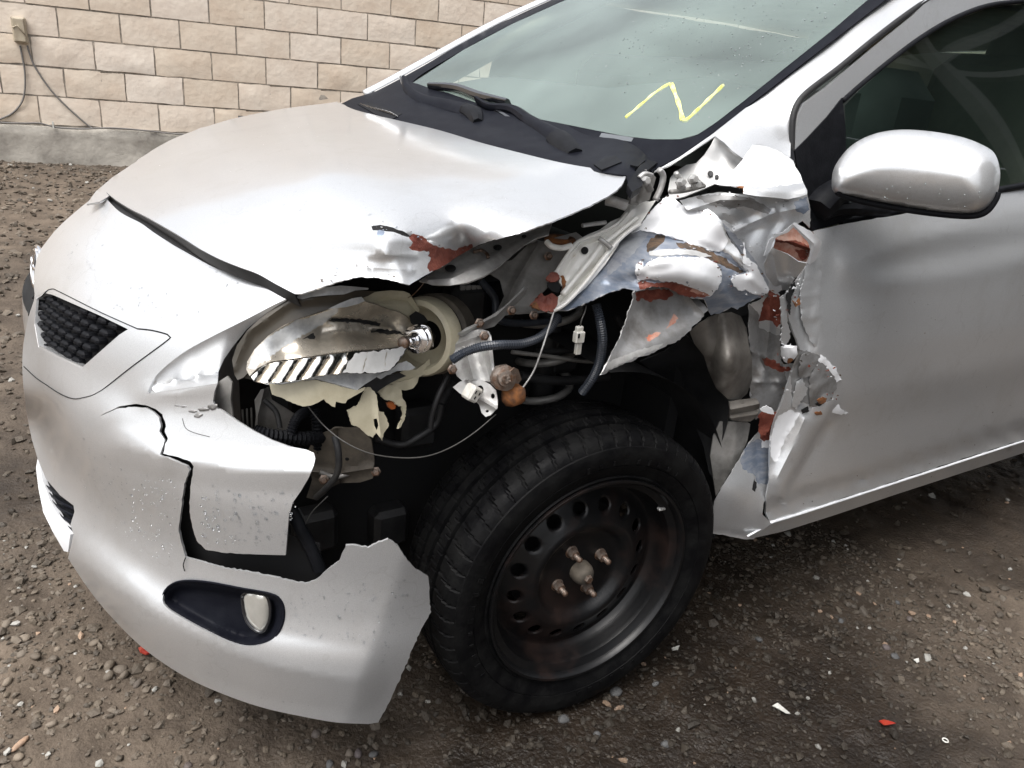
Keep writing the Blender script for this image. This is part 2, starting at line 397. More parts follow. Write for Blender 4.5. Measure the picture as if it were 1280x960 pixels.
def catm(P, k=6):
    P = np.asarray(P, float); out = []
    for i in range(len(P)-1):
        p0, p1, p2, p3 = P[max(i-1, 0)], P[i], P[i+1], P[min(i+2, len(P)-1)]
        for j in range(k):
            t = j/k; out.append(.5*((2*p1)+(-p0+p2)*t+(2*p0-5*p1+4*p2-p3)*t*t+(-p0+3*p1-3*p2+p3)*t**3))
    out.append(P[-1]); return np.array(out)
def pts3(pl, depth=None):
    """list of (px,py,axis,val) or px list with a depth field"""
    if depth is None: return np.array([U(*q) for q in pl])
    pl = np.asarray(pl, float); return P3(pl[:, 0], pl[:, 1], depth(pl[:, 0], pl[:, 1]))
def tube(name, P, r, mat, parent, n=8, k=6, corr=0, kind=None, label=None):
    P = catm(P, k) if k else np.asarray(P)
    rr = np.full(len(P), float(r))
    if corr:
        L = np.linalg.norm(np.diff(P, axis=0), axis=1).sum(); m = int(L/(corr/2)); s = np.linspace(0, len(P)-1, m)
        P = np.stack([np.interp(s, np.arange(len(P)), P[:, i]) for i in range(3)], 1); rr = r*(1+.13*(np.arange(m) % 2*2-1))
    V, Fs, M = sweep(P, rr, rr, n)
    return link(name, V, Fs, mat, parent, M, 50 if not corr else False, kind, label)
def box(c, s, R=None, bev=0.0):
    bm = bmesh.new(); bmesh.ops.create_cube(bm, size=1)
    for v in bm.verts: v.co = Vector((v.co.x*s[0], v.co.y*s[1], v.co.z*s[2]))
    if bev: bmesh.ops.bevel(bm, geom=bm.edges[:], offset=bev, segments=1, affect='EDGES')
    V = np.array([tuple(v.co) for v in bm.verts]); bm.verts.index_update(); Fs = [tuple(v.index for v in f.verts) for f in bm.faces]; bm.free()
    if R is not None: V = V@np.asarray(R).T
    return V+np.asarray(c), Fs, [0]*len(Fs)
def frame(nrm, upv=(0, 0, 1)):
    n = np.asarray(nrm, float); n /= np.linalg.norm(n); x = np.cross(upv, n); x /= np.linalg.norm(x); y = np.cross(n, x)
    return np.stack([x, y, n], 1)
def lathe(prof, c, axis, n=32, mods=None):
    """prof: (r, h) along axis from c"""
    R = frame(axis) if abs(np.asarray(axis)[2]) < .95 else frame(axis, (0, 1, 0)); V = []
    for (r, h) in prof:
        for j in range(n):
            a = 2*math.pi*j/n; V.append(np.asarray(c)+R@np.array([r*math.cos(a), r*math.sin(a), h]))
    m = len(prof); Fs = [(i*n+j, i*n+(j+1) % n, (i+1)*n+(j+1) % n, (i+1)*n+j) for i in range(m-1) for j in range(n)]
    return np.array(V), Fs, [0]*len(Fs)

# ================================================================== SETTING
WY, WD = -0.17092, 5.88699
wdir = np.array([math.cos(WY), math.sin(WY), 0]); wnor = np.array([wdir[1], -wdir[0], 0.0])   # wnor faces the yard
WO = np.array([0, WD, 0.0])
def vnoise2(X, Y, seed=0):
    """value noise on arrays"""
    r = np.random.default_rng(seed); tab = r.random((256, 256))
    xi = np.floor(X).astype(int); yi = np.floor(Y).astype(int); fx = X-xi; fy = Y-yi; fx = fx*fx*(3-2*fx); fy = fy*fy*(3-2*fy)
    a = tab[xi & 255, yi & 255]; b = tab[(xi+1) & 255, yi & 255]; c = tab[xi & 255, (yi+1) & 255]; d = tab[(xi+1) & 255, (yi+1) & 255]
    return (a*(1-fx)+b*fx)*(1-fy)+(c*(1-fx)+d*fx)*fy
def fbm(X, Y, sc, oc, seed=0, g=.55):
    s = 0; a = 1; tot = 0
    for i in range(oc): s = s+a*vnoise2(X*sc*2**i+13.7*i, Y*sc*2**i+5.1*i, seed+i); tot += a; a *= g
    return s/tot
def wetness(X, Y):        # 1 = wet trampled mud, 0 = drier gravel
    n = fbm(X, Y, .9, 4, 5)
    v = n*1.4-.45+.75*np.exp(-(((X+.30)/.75)**2+((Y+.22)/.30)**2))+.7*np.exp(-(((X+.93)/.13)**2+((Y-1.35)/.45)**2))+.60*np.clip((X+.75)/.9, 0, 1)*np.clip((1.2-Y)/.6, 0, 1)-.25*np.clip((-.8-X)/.4, 0, 1)-.5*np.exp(-(((X-1.1)/.30)**2+((Y+.32)/.22)**2))
    return np.clip(v, 0, 1)
def gheight(X, Y):
    ramp = .22*np.clip((Y-1.8)/3.8, 0, 1)**1.3
    wv = wetness(X, Y)
    z = ramp+.022*(fbm(X, Y, 1.6, 3, 1)-.5)+(.034*(fbm(X, Y, 9, 4, 2)-.5)+.016*(fbm(X, Y, 38, 3, 3)-.5))*(1-.45*wv)
    z = z+.05*np.exp(-(((X+1.7)/.5)**2+((Y-1.2)/1.5)**2))*0-.012*wv
    contact = np.exp(-((X**2+(Y-.09)**2)/.02))
    return z*(1-contact)-.004*contact
def axis_coords(a, b, dens, far, grow=1.18):
    c = list(np.arange(a, b, dens)); s = dens; x = c[-1]
    while x < far: s *= grow; x += s; c.append(x)
    s = dens; x = c[0]; pre = []
    while x > -far: s *= grow; x -= s; pre.append(x)
    return np.array(pre[::-1]+c)
gx = axis_coords(-2.6, 2.7, .013, 180); gy = axis_coords(-.85, 2.2, .012, 180)
gy = np.unique(np.concatenate([gy[gy < 2.2], np.arange(2.2, 6.0, .03), gy[gy > 6.0]]))
GX, GY = np.meshgrid(gx, gy, indexing='ij'); nx, ny = GX.shape
GZ = gheight(GX, GY); farm = (np.abs(GX) > 8) | (np.abs(GY) > 9); GZ = np.where(farm, GZ*.2, GZ)
me = bpy.data.meshes.new('ground'); me.vertices.add(nx*ny)
me.vertices.foreach_set('co', np.stack([GX, GY, GZ], -1).astype(np.float32).ravel())
ii = (np.arange(nx-1)[:, None]*ny+np.arange(ny-1)[None]).ravel(); q = np.stack([ii, ii+ny, ii+ny+1, ii+1], 1)
me.loops.add(q.size); me.loops.foreach_set('vertex_index', q.ravel().astype(np.int32))
me.polygons.add(len(q)); me.polygons.foreach_set('loop_start', (np.arange(len(q))*4).astype(np.int32)); me.polygons.foreach_set('use_smooth', np.ones(len(q), bool))
me.update(calc_edges=True)
at = me.attributes.new('wet', 'FLOAT', 'POINT'); at.data.foreach_set('value', wetness(GX, GY).ravel().astype(np.float32))
m = bpy.data.materials.new('yard_soil'); m.use_nodes = True; n = m.node_tree.nodes; L = m.node_tree.links; b = n['Principled BSDF']; b.inputs['Specular IOR Level'].default_value = .3
tc = n.new('ShaderNodeTexCoord'); no = n.new('ShaderNodeTexNoise'); no.inputs['Scale'].default_value = 7; no.inputs['Detail'].default_value = 12; no.inputs['Roughness'].default_value = .7
L.new(tc.outputs['Object'], no.inputs['Vector'])
r1 = n.new('ShaderNodeValToRGB'); r1.color_ramp.elements[0].position = .35; r1.color_ramp.elements[1].position = .68
r1.color_ramp.elements[0].color = (.066, .050, .037, 1); r1.color_ramp.elements[1].color = (.165, .130, .098, 1); L.new(no.outputs[0], r1.inputs[0])
r2 = n.new('ShaderNodeValToRGB'); r2.color_ramp.elements[0].position = .35; r2.color_ramp.elements[1].position = .7
r2.color_ramp.elements[0].color = (.0085, .0060, .0042, 1); r2.color_ramp.elements[1].color = (.026, .0185, .0128, 1); L.new(no.outputs[0], r2.inputs[0])
wa = n.new('ShaderNodeAttribute'); wa.attribute_name = 'wet'
mx = n.new('ShaderNodeMix'); mx.data_type = 'RGBA'; L.new(wa.outputs['Fac'], mx.inputs['Factor']); L.new(r1.outputs[0], mx.inputs['A']); L.new(r2.outputs[0], mx.inputs['B'])
L.new(mx.outputs['Result'], b.inputs['Base Color'])
mr = n.new('ShaderNodeMapRange'); mr.inputs['To Min'].default_value = .88; mr.inputs['To Max'].default_value = .40; L.new(wa.outputs['Fac'], mr.inputs[0]); L.new(mr.outputs[0], b.inputs['Roughness'])
n2 = n.new('ShaderNodeTexNoise'); n2.inputs['Scale'].default_value = 130; n2.inputs['Detail'].default_value = 6; L.new(tc.outputs['Object'], n2.inputs['Vector'])
vo = n.new('ShaderNodeTexVoronoi'); vo.inputs['Scale'].default_value = 61; L.new(tc.outputs['Object'], vo.inputs['Vector'])
vm = n.new('ShaderNodeMath'); vm.operation = 'MULTIPLY'; vm.inputs[1].default_value = .35; L.new(vo.outputs['Distance'], vm.inputs[0]); ad = n.new('ShaderNodeMath'); ad.operation = 'SUBTRACT'; L.new(n2.outputs[0], ad.inputs[0]); L.new(vm.outputs[0], ad.inputs[1])
bp = n.new('ShaderNodeBump'); bp.inputs['Strength'].default_value = .9; bp.inputs['Distance'].default_value = .005; L.new(ad.outputs[0], bp.inputs['Height']); L.new(bp.outputs[0], b.inputs['Normal'])
me.materials.append(m)
go = bpy.data.objects.new('ground', me); COL.objects.link(go); go['kind'] = 'structure'; ORG['ground'] = np.zeros(3)
go['label'] = 'trampled wet brown gravel and soil of the yard'

# stones ------------------------------------------------------------
def stone_mat(name):
    m = bpy.data.materials.new(name); m.use_nodes = True; n = m.node_tree.nodes; L = m.node_tree.links; b = n['Principled BSDF']
    a = n.new('ShaderNodeAttribute'); a.attribute_name = 'tint'; L.new(a.outputs['Color'], b.inputs['Base Color']); b.inputs['Roughness'].default_value = .62; b.inputs['Specular IOR Level'].default_value = .25
    t = n.new('ShaderNodeTexNoise'); t.inputs['Scale'].default_value = 240; t.inputs['Detail'].default_value = 4; tc = n.new('ShaderNodeTexCoord'); L.new(tc.outputs['Object'], t.inputs['Vector'])
    bp = n.new('ShaderNodeBump'); bp.inputs['Distance'].default_value = .0012; L.new(t.outputs[0], bp.inputs['Height']); L.new(bp.outputs[0], b.inputs['Normal'])
    MATS[name] = m; return m
stone_mat('gravel_stone')
def ico(sub):
    bm = bmesh.new(); bmesh.ops.create_icosphere(bm, subdivisions=sub, radius=1); V = np.array([tuple(v.co) for v in bm.verts]); Fs = np.array([[v.index for v in f.verts] for f in bm.faces]); bm.free(); return V, Fs
I1, F1 = ico(1); I2, F2 = ico(2)
def scatter(n, lo, hi, x0, x1, y0, y1, powr=2.6, seed=3, clump=True):
    r = np.random.default_rng(seed); X = r.uniform(x0, x1, n*3); Y = r.uniform(y0, y1, n*3)
    if clump:
        p = .25+1.1*np.clip(fbm(X, Y, 1.3, 3, 9)-.25, 0, 1)*1.2; p = p*(1-.72*wetness(X, Y)); k = r.random(n*3) < p; X, Y = X[k][:n], Y[k][:n]
    else: X, Y = X[:n], Y[:n]
    S = lo+(hi-lo)*r.random(len(X))**powr
    return X, Y, S
def stones_mesh(X, Y, S, base, faces, seed, jit=.22, dark=1.0):
    r = np.random.default_rng(seed); n = len(X); nb = len(base)
    ax = r.uniform(.65, 1.25, (n, 3)); ax[:, 2] *= .62
    V = base[None]*(1+r.normal(0, jit, (n, nb, 1)).clip(-.4, .4))*ax[:, None]*S[:, None, None]
    a = r.uniform(0, 6.28, n); t = r.normal(0, .35, n); ca, sa, ct, st = np.cos(a), np.sin(a), np.cos(t), np.sin(t)
    x = V[..., 0]*ct[:, None]+V[..., 2]*st[:, None]; z = -V[..., 0]*st[:, None]+V[..., 2]*ct[:, None]; y = V[..., 1]
    X2 = x*ca[:, None]-y*sa[:, None]+X[:, None]; Y2 = x*sa[:, None]+y*ca[:, None]+Y[:, None]; Z2 = z+(gheight(X, Y)+S*r.uniform(.05, .38, n))[:, None]
    P = np.stack([X2, Y2, Z2], -1); Fs = (faces[None]+(np.arange(n)*nb)[:, None, None]).reshape(-1, 3)
    wt = wetness(X, Y)
    g = r.uniform(.45, 1.0, n)**1.6; hue = r.random(n)
    c = np.stack([.20+.035*hue, .168+.022*hue, .135+.008*hue], 1)*(.35+g[:, None]*.95)*dark
    c = c*.62*(1-.74*wt[:, None]); odd = r.random(n); c[odd > .985] = np.array([.34, .24, .17])*(1-.5*wt[odd > .985, None]); c[odd < .02] = np.array([.36, .35, .32])*(1-.5*wt[odd < .02, None])
    return P, Fs, c
def stones_obj(name, P, Fs, c, smooth=False):
    n, nb = P.shape[:2]; me = bpy.data.meshes.new(name); V = P.reshape(-1, 3); me.vertices.add(len(V)); me.vertices.foreach_set('co', V.astype(np.float32).ravel())
    me.loops.add(Fs.size); me.loops.foreach_set('vertex_index', Fs.ravel().astype(np.int32)); me.polygons.add(len(Fs)); me.polygons.foreach_set('loop_start', (np.arange(len(Fs))*3).astype(np.int32))
    me.polygons.foreach_set('use_smooth', np.full(len(Fs), smooth)); me.update(calc_edges=True)
    ca = me.color_attributes.new('tint', 'FLOAT_COLOR', 'POINT'); cc = np.repeat(np.concatenate([c, np.ones((n, 1))], 1), nb, 0); ca.data.foreach_set('color', cc.astype(np.float32).ravel())
    me.materials.append(MATS['gravel_stone']); o = bpy.data.objects.new(name, me); COL.objects.link(o); ORG[o.name] = np.zeros(3); return o
allP = []
A = stones_mesh(*scatter(26000, .0022, .0085, -1.35, 1.1, -.84, 1.1, 2.2, 3), I1, F1, 4)
o = stones_obj('gravel', *A); o['kind'] = 'stuff'; o['label'] = 'small mixed gravel pressed into the wet yard around the car'
A = stones_mesh(*scatter(15000, .004, .014, -2.6, 2.9, -.84, 2.6, 3.0, 13), I1, F1, 14)
o = stones_obj('gravel', *A); o['kind'] = 'stuff'; o['label'] = 'coarser gravel spread over the whole yard'
A = stones_mesh(*scatter(9000, .008, .022, -3.4, 1.5, 1.6, 6.0, 2.5, 23), I1, F1, 24)
o = stones_obj('gravel', *A); o['kind'] = 'stuff'; o['label'] = 'loose gravel between the car and the block wall'
# the larger stones, each its own object
big = [(.041*k, 0) for k in range(0)]
bigpx = [(118, 803), (136, 848), (137, 832), (167, 853), (150, 835), (190, 833), (172, 857), (155, 845), (122, 878), (88, 871), (100, 850), (82, 868), (64, 905), (46, 893), (35, 955), (24, 950), (10, 855), (8, 780), (30, 797), (28, 820), (45, 825), (72, 811), (67, 826), (17, 738), (60, 840), (214, 893), (245, 908), (267, 945), (235, 955), (437, 938), (412, 953), (395, 915), (448, 939), (467, 939), (1053, 771), (1123, 749), (1227, 784), (1138, 770), (1109, 806), (1198, 820), (1262, 769), (1120, 817), (747, 915), (705, 897), (820, 852), (833, 925), (950, 793), (770, 862), (1247, 816), (1271, 769)]
for k, (px, py) in enumerate(bigpx):
    t = (0-CAM[2])/rays(px, py)[2]; g = CAM+rays(px, py)*t; x, y = g[0], g[1]; s = random.uniform(.007, .0115)*(1.25 if k < 8 else 1)
    P, Fs, c = stones_mesh(np.array([x]), np.array([y]), np.array([s]), I2, F2, 100+k, .07, 1.35)
    c = np.clip(c, .07, .34)
    org = np.array([x, y, 0]); P = P-org; o = stones_obj('stone', P, Fs, c, True); o.location = org; ORG[o.name] = org
    tag(o, 'larger rounded grey-brown stone half set in the wet gravel', 'stone', 'larger stones among the gravel')
def ground_at(px, py):
    t = (0-CAM[2])/rays(px, py)[2]; g = CAM+rays(px, py)*t; g[2] = float(gheight(np.array([g[0]]), np.array([g[1]]))[0]); return g
def shard(name, poly, mat, label, cat, th=.002, lift=.006):
    g = np.array([ground_at(*q) for q in poly]); g[:, 2] = g[:, 2].mean()+lift+np.linspace(0, .004, len(g)); n = len(g)
    V = np.concatenate([g, g-[0, 0, th]]); Fs = [tuple(range(n)), tuple(range(2*n-1, n-1, -1))]+[(i, i+n, (i+1) % n+n, (i+1) % n) for i in range(n)]
    o = link(name, V, Fs, mat, None, None, False); tag(o, label, cat); return o
pmat('white_shard', (.62, .62, .58), .35, 0, .3, (.5, .49, .45), 40); pmat('red_plastic', (.34, .045, .025), .25, 0, .5, (.35, .03, .02), 60)
shard('plastic_shard', [(967, 877), (973, 874), (980, 880), (989, 888), (984, 888), (975, 883)], 'white_shard', 'white triangular plastic shard lying on the dark mud at bottom of picture', 'plastic shard')
shard('plastic_shard', [(1143, 821), (1149, 820), (1150, 825), (1147, 827)], 'white_shard', 'tiny white chip on the gravel below the rocker', 'plastic shard')
shard('plastic_shard', [(840, 807), (850, 804), (848, 810), (841, 811)], 'white_shard', 'small white chip beside the tyre on the gravel', 'plastic shard')
shard('lens_shard', [(173, 811), (181, 807), (189, 811), (190, 817), (183, 820), (175, 817)], 'red_plastic', 'red lens fragment on gravel under the bumper lip', 'lens shard', .004, .012)
shard('lens_shard', [(1100, 897), (1106, 896), (1113, 898), (1121, 901), (1113, 903), (1106, 904)], 'red_plastic', 'red and white sliver on the mud at the lower right', 'lens shard')
g = ground_at(1183, 922); a = np.linspace(0, 2*math.pi, 25)[:-1]
V = []; Fs = []
for i, t in enumerate(a):
    for j in range(6):
        b_ = 2*math.pi*j/6; rr = .0052+.0014*math.cos(b_); V.append(g+np.array([rr*math.cos(t), rr*math.sin(t), .006+.0014*math.sin(b_)]))
        Fs.append((i*6+j, i*6+(j+1) % 6, ((i+1) % 24)*6+(j+1) % 6, ((i+1) % 24)*6+j))
tag(link('plastic_ring', np.array(V), Fs, 'white_shard', None, None, True), 'small white plastic ring lying on the brown soil', 'ring')
g = ground_at(26, 934); P = I2*np.array([.019, .006, .005]); ca, sa = math.cos(.75), math.sin(.75); P = np.stack([P[:, 0]*ca-P[:, 1]*sa, P[:, 0]*sa+P[:, 1]*ca, P[:, 2]], 1)+g+[0, 0, .005]
pmat('tan_stone', (.36, .24, .16), .6, 0, 0, (.26, .18, .13), 60, .001, 200)
tag(link('stone', P, F2, 'tan_stone', None, None, True), 'long tan sliver of stone on wet soil near the lower left corner', 'stone')

# block wall --------------------------------------------------------
wall = thing('block_wall', WO+np.array([0, 0, .2]), 'cream concrete block wall with grey mortar and concrete footing behind the car', 'wall')
Z0, CH, BL, MJ = .49, .2009, .4, .011
pmat('mortar', (.42, .375, .32), .9, 0, 0, (.19, .17, .145), 12, .003, 120)
pmat('footing_concrete', (.44, .41, .36), .85, 0, 0, (.20, .18, .155), 3.5, .006, 22, thr=(.38, .66))
def wpt(s, z, o=0): return WO+wdir*s+wnor*o+np.array([0, 0, z])
def wbox(s0, s1, z0, z1, o0, o1):
    c = wpt((s0+s1)/2, (z0+z1)/2, (o0+o1)/2); R = np.stack([wdir, wnor, [0, 0, 1]], 1); return box(c, (s1-s0, o1-o0, z1-z0), R)
v = wbox(-9, 14, Z0-.02, 2.69, -.19, -.006); link('mortar_core', v[0], v[1], 'mortar', wall, None, False)
# footing: lumpy face
ns, nz = 220, 12; S = np.linspace(-9, 14, ns); V = []; 
for i, s in enumerate(S):
    for j in range(nz):
        z = -.3+(Z0-.008+.3)*j/(nz-1); top = j == nz-1
        o_ = .035+.02*(vnoise2(np.array([s*3.]), np.array([z*6.]), 41)[0]-.5)+.012*(vnoise2(np.array([s*11.]), np.array([z*17.]), 42)[0]-.5)
        if z < .30: o_ += .03*vnoise2(np.array([s*1.7]), np.array([1.]), 44)[0]
        V.append(wpt(s, z+(0.012*(vnoise2(np.array([s*2.]), np.array([3.]), 43)[0]-.5) if top else 0), o_))
    V.append(wpt(s, Z0-.008, -.15))
nz1 = nz+1; Fs = [(i*nz1+j, (i+1)*nz1+j, (i+1)*nz1+j+1, i*nz1+j+1) for i in range(ns-1) for j in range(nz)]
link('concrete_footing', V, Fs, 'footing_concrete', wall, None, True)
m = bpy.data.materials.new('block_face'); m.use_nodes = True; n = m.node_tree.nodes; L = m.node_tree.links; b = n['Principled BSDF']; b.inputs['Roughness'].default_value = .88
oi = n.new('ShaderNodeObjectInfo'); tc = n.new('ShaderNodeTexCoord'); no = n.new('ShaderNodeTexNoise'); no.inputs['Scale'].default_value = 6; no.inputs['Detail'].default_value = 9; no.inputs['Roughness'].default_value = .65
av = n.new('ShaderNodeVectorMath'); av.operation = 'ADD'; L.new(tc.outputs['Object'], av.inputs[0]); cmb = n.new('ShaderNodeMath'); cmb.operation = 'MULTIPLY'; cmb.inputs[1].default_value = 53; L.new(oi.outputs['Random'], cmb.inputs[0]); L.new(cmb.outputs[0], av.inputs[1]); L.new(av.outputs[0], no.inputs['Vector'])
r = n.new('ShaderNodeValToRGB'); r.color_ramp.elements[0].position = .3; r.color_ramp.elements[1].position = .72; r.color_ramp.elements[0].color = (.64, .53, .425, 1); r.color_ramp.elements[1].color = (.76, .67, .56, 1); L.new(no.outputs[0], r.inputs[0])
hs = n.new('ShaderNodeHueSaturation'); mr = n.new('ShaderNodeMapRange'); mr.inputs['To Min'].default_value = .93; mr.inputs['To Max'].default_value = 1.07; L.new(oi.outputs['Random'], mr.inputs[0]); L.new(mr.outputs[0], hs.inputs['Value'])
sx = n.new('ShaderNodeMath'); sx.operation = 'MULTIPLY_ADD'; sx.inputs[1].default_value = -.3; sx.inputs[2].default_value = 1.12; L.new(oi.outputs['Random'], sx.inputs[0]); L.new(sx.outputs[0], hs.inputs['Saturation'])
L.new(r.outputs[0], hs.inputs['Color']); L.new(hs.outputs[0], b.inputs['Base Color'])
n2 = n.new('ShaderNodeTexNoise'); n2.inputs['Scale'].default_value = 22; n2.inputs['Detail'].default_value = 8; L.new(av.outputs[0], n2.inputs['Vector'])
bp = n.new('ShaderNodeBump'); bp.inputs['Distance'].default_value = .008; bp.inputs['Strength'].default_value = .6; L.new(n2.outputs[0], bp.inputs['Height']); L.new(bp.outputs[0], b.inputs['Normal'])
MATS['block_face'] = m
def block_mesh(rough, seed):
    """a block with a slightly uneven split face, 400 x 200 x 190"""
    L_, H_ = BL-MJ, CH-MJ; nxx, nzz = (6, 4); r = np.random.default_rng(seed); V = []; 
    for j in range(nzz):
        for i in range(nxx):
            x = -L_/2+L_*i/(nxx-1); z = -H_/2+H_*j/(nzz-1); e = i in (0, nxx-1) or j in (0, nzz-1)
            V.append((x+(r.normal(0, .0015*rough) if e else 0), (0.0 if e else .004*rough+r.normal(0, .0035)*rough), z+(r.normal(0, .0015*rough) if e else 0)))
    Fs = [(j*nxx+i, j*nxx+i+1, (j+1)*nxx+i+1, (j+1)*nxx+i) for j in range(nzz-1) for i in range(nxx-1)]
    b_ = len(V); V += [(-L_/2, -.19, -H_/2), (L_/2, -.19, -H_/2), (L_/2, -.19, H_/2), (-L_/2, -.19, H_/2)]
    Fs += [tuple([b_, b_+1]+[i for i in range(nxx-1, -1, -1)]), tuple([b_+1, b_+2]+[j*nxx+nxx-1 for j in range(nzz-1, -1, -1)]), tuple([b_+2, b_+3]+[(nzz-1)*nxx+i for i in range(nxx)]), tuple([b_+3, b_]+[j*nxx for j in range(nzz)])]
    me = bpy.data.meshes.new('block'); R = np.stack([wdir, wnor, [0, 0, 1]], 1); me.from_pydata((np.array(V)@R.T).tolist(), [], Fs); me.materials.append(MATS['block_face'])
    me.polygons.foreach_set('use_smooth', np.ones(len(me.polygons), bool)); me.set_sharp_from_angle(angle=math.radians(35)); me.update(); return me
rough_m = [block_mesh(1.5, i) for i in range(7)]; smooth_m = [block_mesh(.45, 20+i) for i in range(5)]
rest = []
for k in range(11):
    off = -.625 if k % 2 == 0 else -.423-.015
    for j in range(-22, 35):
        s = off+BL*j+BL/2
        if not -8.9 < s < 13.8: continue
        c = wpt(s, Z0+CH*(k+.5), random.uniform(-.002, .003))
        if -1.3 < s < 5.2 and k < 9:
            me = random.choice(rough_m if (k < 3 and random.random() < .75) or random.random() < .12 else smooth_m)
            o = bpy.data.objects.new('block', me); COL.objects.link(o); place(o, c, wall)
        else:
            me = random.choice(smooth_m); V = np.array([tuple(v.co) for v in me.vertices])+c; rest.append((V, [tuple(p.vertices) for p in me.polygons], [0]*len(me.polygons)))
V, Fs, M = merge(rest); link('blocks_beyond_view', V, Fs, 'block_face', wall, M, 35, 'stuff')

# junction box and cables on the wall -------------------------------
jb = thing('junction_box', wpt(-.675, 1.12, .03), 'small beige plastic junction box fixed to the block wall at upper left', 'junction box')
pmat('box_plastic', (.46, .40, .30), .5, 0, 0, (.36, .30, .22), 20)
R = np.stack([wdir, wnor, [0, 0, 1]], 1)
v = box(wpt(-.675, 1.12, .025), (.085, .05, .165), R, .006); link('housing', v[0], v[1], 'box_plastic', jb, None, False)
v = box(wpt(-.675, 1.12, .055), (.072, .012, .15), R, .004); link('cover', v[0], v[1], 'box_plastic', jb, None, False)
v = sweep(np.array([wpt(-.71, 1.13, .063), wpt(-.68, 1.15, .07), wpt(-.64, 1.09, .063)]), .004, .004, 6); link('strap', v[0], v[1], 'box_plastic', jb, None, True)
def wpx(px, py, o=.012):
    d = rays(px, py); t = ((WO+wnor*o-CAM)@wnor)/(d@wnor); return CAM+d*t
pmat('cable_grey', (.17, .16, .15), .6)
def cable(pl, r, label, o_=.014):
    P = np.array([wpx(*q, o_) for q in pl]); v = sweep(catm(P, 8), r, r, 8); o = link('cable', v[0], v[1], 'cable_grey', None, None, True); tag(o, label, 'cable')
cable([(25, 57), (28, 72), (31, 90), (31, 112), (27, 128), (16, 141), (0, 149), (-25, 158), (-60, 160)], .0065, 'grey cable curving from the junction box down to the left edge of the picture')
cable([(34, 57), (38, 70), (44, 84), (60, 108), (75, 125), (93, 142), (112, 158), (130, 168), (160, 180), (185, 190), (215, 203), (250, 215)], .0065, 'grey cable sagging from the junction box down behind the hood')
cable([(-30, 150), (0, 153), (30, 154), (50, 154), (70, 159), (100, 161), (140, 160), (180, 163), (215, 167), (250, 169), (300, 172)], .006, 'thin grey cable lying along the top of the concrete footing', .052)
wb = wbox(-.545, -.535, .475, .52, .04, .06)
tag(link('cable_clip', wb[0], wb[1], 'white_shard', None, None, False), 'small white clip on the cable along the concrete footing', 'clip')

# shed across the yard, behind the photographer: seen only as a reflection in the driver's window
shed = thing('open_shed', (15, -8.5, 0), 'dark open steel shed with pale roof trusses, mirrored in the side window', 'shed')
pmat('shed_sheet', (.05, .055, .055), .8, 0, 0, (.03, .033, .033), 3); pmat('truss_steel', (.17, .18, .17), .6)
SX0, SX1, SY0, SY1 = 0.8, 32.0, -3.8, -12.0
v = box(((SX0+SX1)/2, SY1, 3.2), (SX1-SX0, .2, 6.4)); link('back_wall', v[0], v[1], 'shed_sheet', shed, None, False)
V = np.array([(SX0, SY1, 6.6), (SX1, SY1, 6.6), (SX1, SY0, 7.4), (SX0, SY0, 7.4), (SX0, SY1, 6.5), (SX1, SY1, 6.5), (SX1, SY0, 7.3), (SX0, SY0, 7.3)]); link('roof', V, [(0, 1, 2, 3), (7, 6, 5, 4), (0, 4, 5, 1), (1, 5, 6, 2), (2, 6, 7, 3), (3, 7, 4, 0)], 'shed_sheet', shed, None, False)
v = box((SX0, (SY0+SY1)/2, 3.3), (.2, SY0-SY1-.3, 6.6)); link('end_wall', v[0], v[1], 'shed_sheet', shed, None, False)
for k in range(9):
    x = SX0+.3+k*4
    v = sweep(np.array([(x, SY0-.1, 0), (x, SY0-.1, 7.3)]), .09, .09, 4); link('post', v[0], v[1], 'truss_steel', shed, None, False)
    if k < 8:
        v = sweep(np.array([(x, SY0-.2, 4.6), (x+4, SY0-.2, 7.2)]), .06, .06, 4); link('brace', v[0], v[1], 'truss_steel', shed, None, False)
        v = sweep(np.array([(x, SY0-.3, 7.2), (x+4, SY0-.3, 4.6)]), .06, .06, 4); link('brace', v[0], v[1], 'truss_steel', shed, None, False)
v = sweep(np.array([(SX0, SY0-.25, 4.6), (SX1, SY0-.25, 4.6)]), .06, .06, 4); link('tie_beam', v[0], v[1], 'truss_steel', shed, None, False)

# ================================================================== CAR
car = thing('wrecked_car', (.9, .83, 0), 'silver sedan with crushed front left fender, broken headlight and cracked bumper', 'car')
def prof(z):
    zs = [.05, .1, .2, .27, .305, .35, .42, .5, .6, .68, .74, .80, .86, .92]
    s = [.88, .93, .975, .998, 1.004, .962, .948, .972, 1.0, .985, .94, .86, .74, .60]
    return np.interp(z, zs, s)
def Fnose(P):
    z = P[..., 2]; s = prof(z); n = np.interp(z, [.55, .66], [2.2, 1.9]); x = np.maximum(-.25-P[..., 0], 0)
    return (x/(.588*s))**n+(np.abs(P[..., 1]-.83)/(.855*(1-.25*(1-s))))**n-1
_gn = {}
def bicubic(xs, ys, T):
    st = xs[1]-xs[0]
    def cr(u): return np.stack([-.5*u+u*u-.5*u**3, 1-2.5*u*u+1.5*u**3, .5*u+2*u*u-1.5*u**3, -.5*u*u+.5*u**3], -1)
    def f(x, y):
        x = np.atleast_1d(np.asarray(x, float)); y = np.atleast_1d(np.asarray(y, float))
        a = np.clip((x-xs[0])/st, 1, len(xs)-2.001); b = np.clip((y-ys[0])/st, 1, len(ys)-2.001); i = a.astype(int); j = b.astype(int); wu, wv = cr(a-i), cr(b-j)
        return sum(wu[:, p]*wv[:, q]*T[i+p-1, j+q-1] for p in range(4) for q in range(4))
    return f
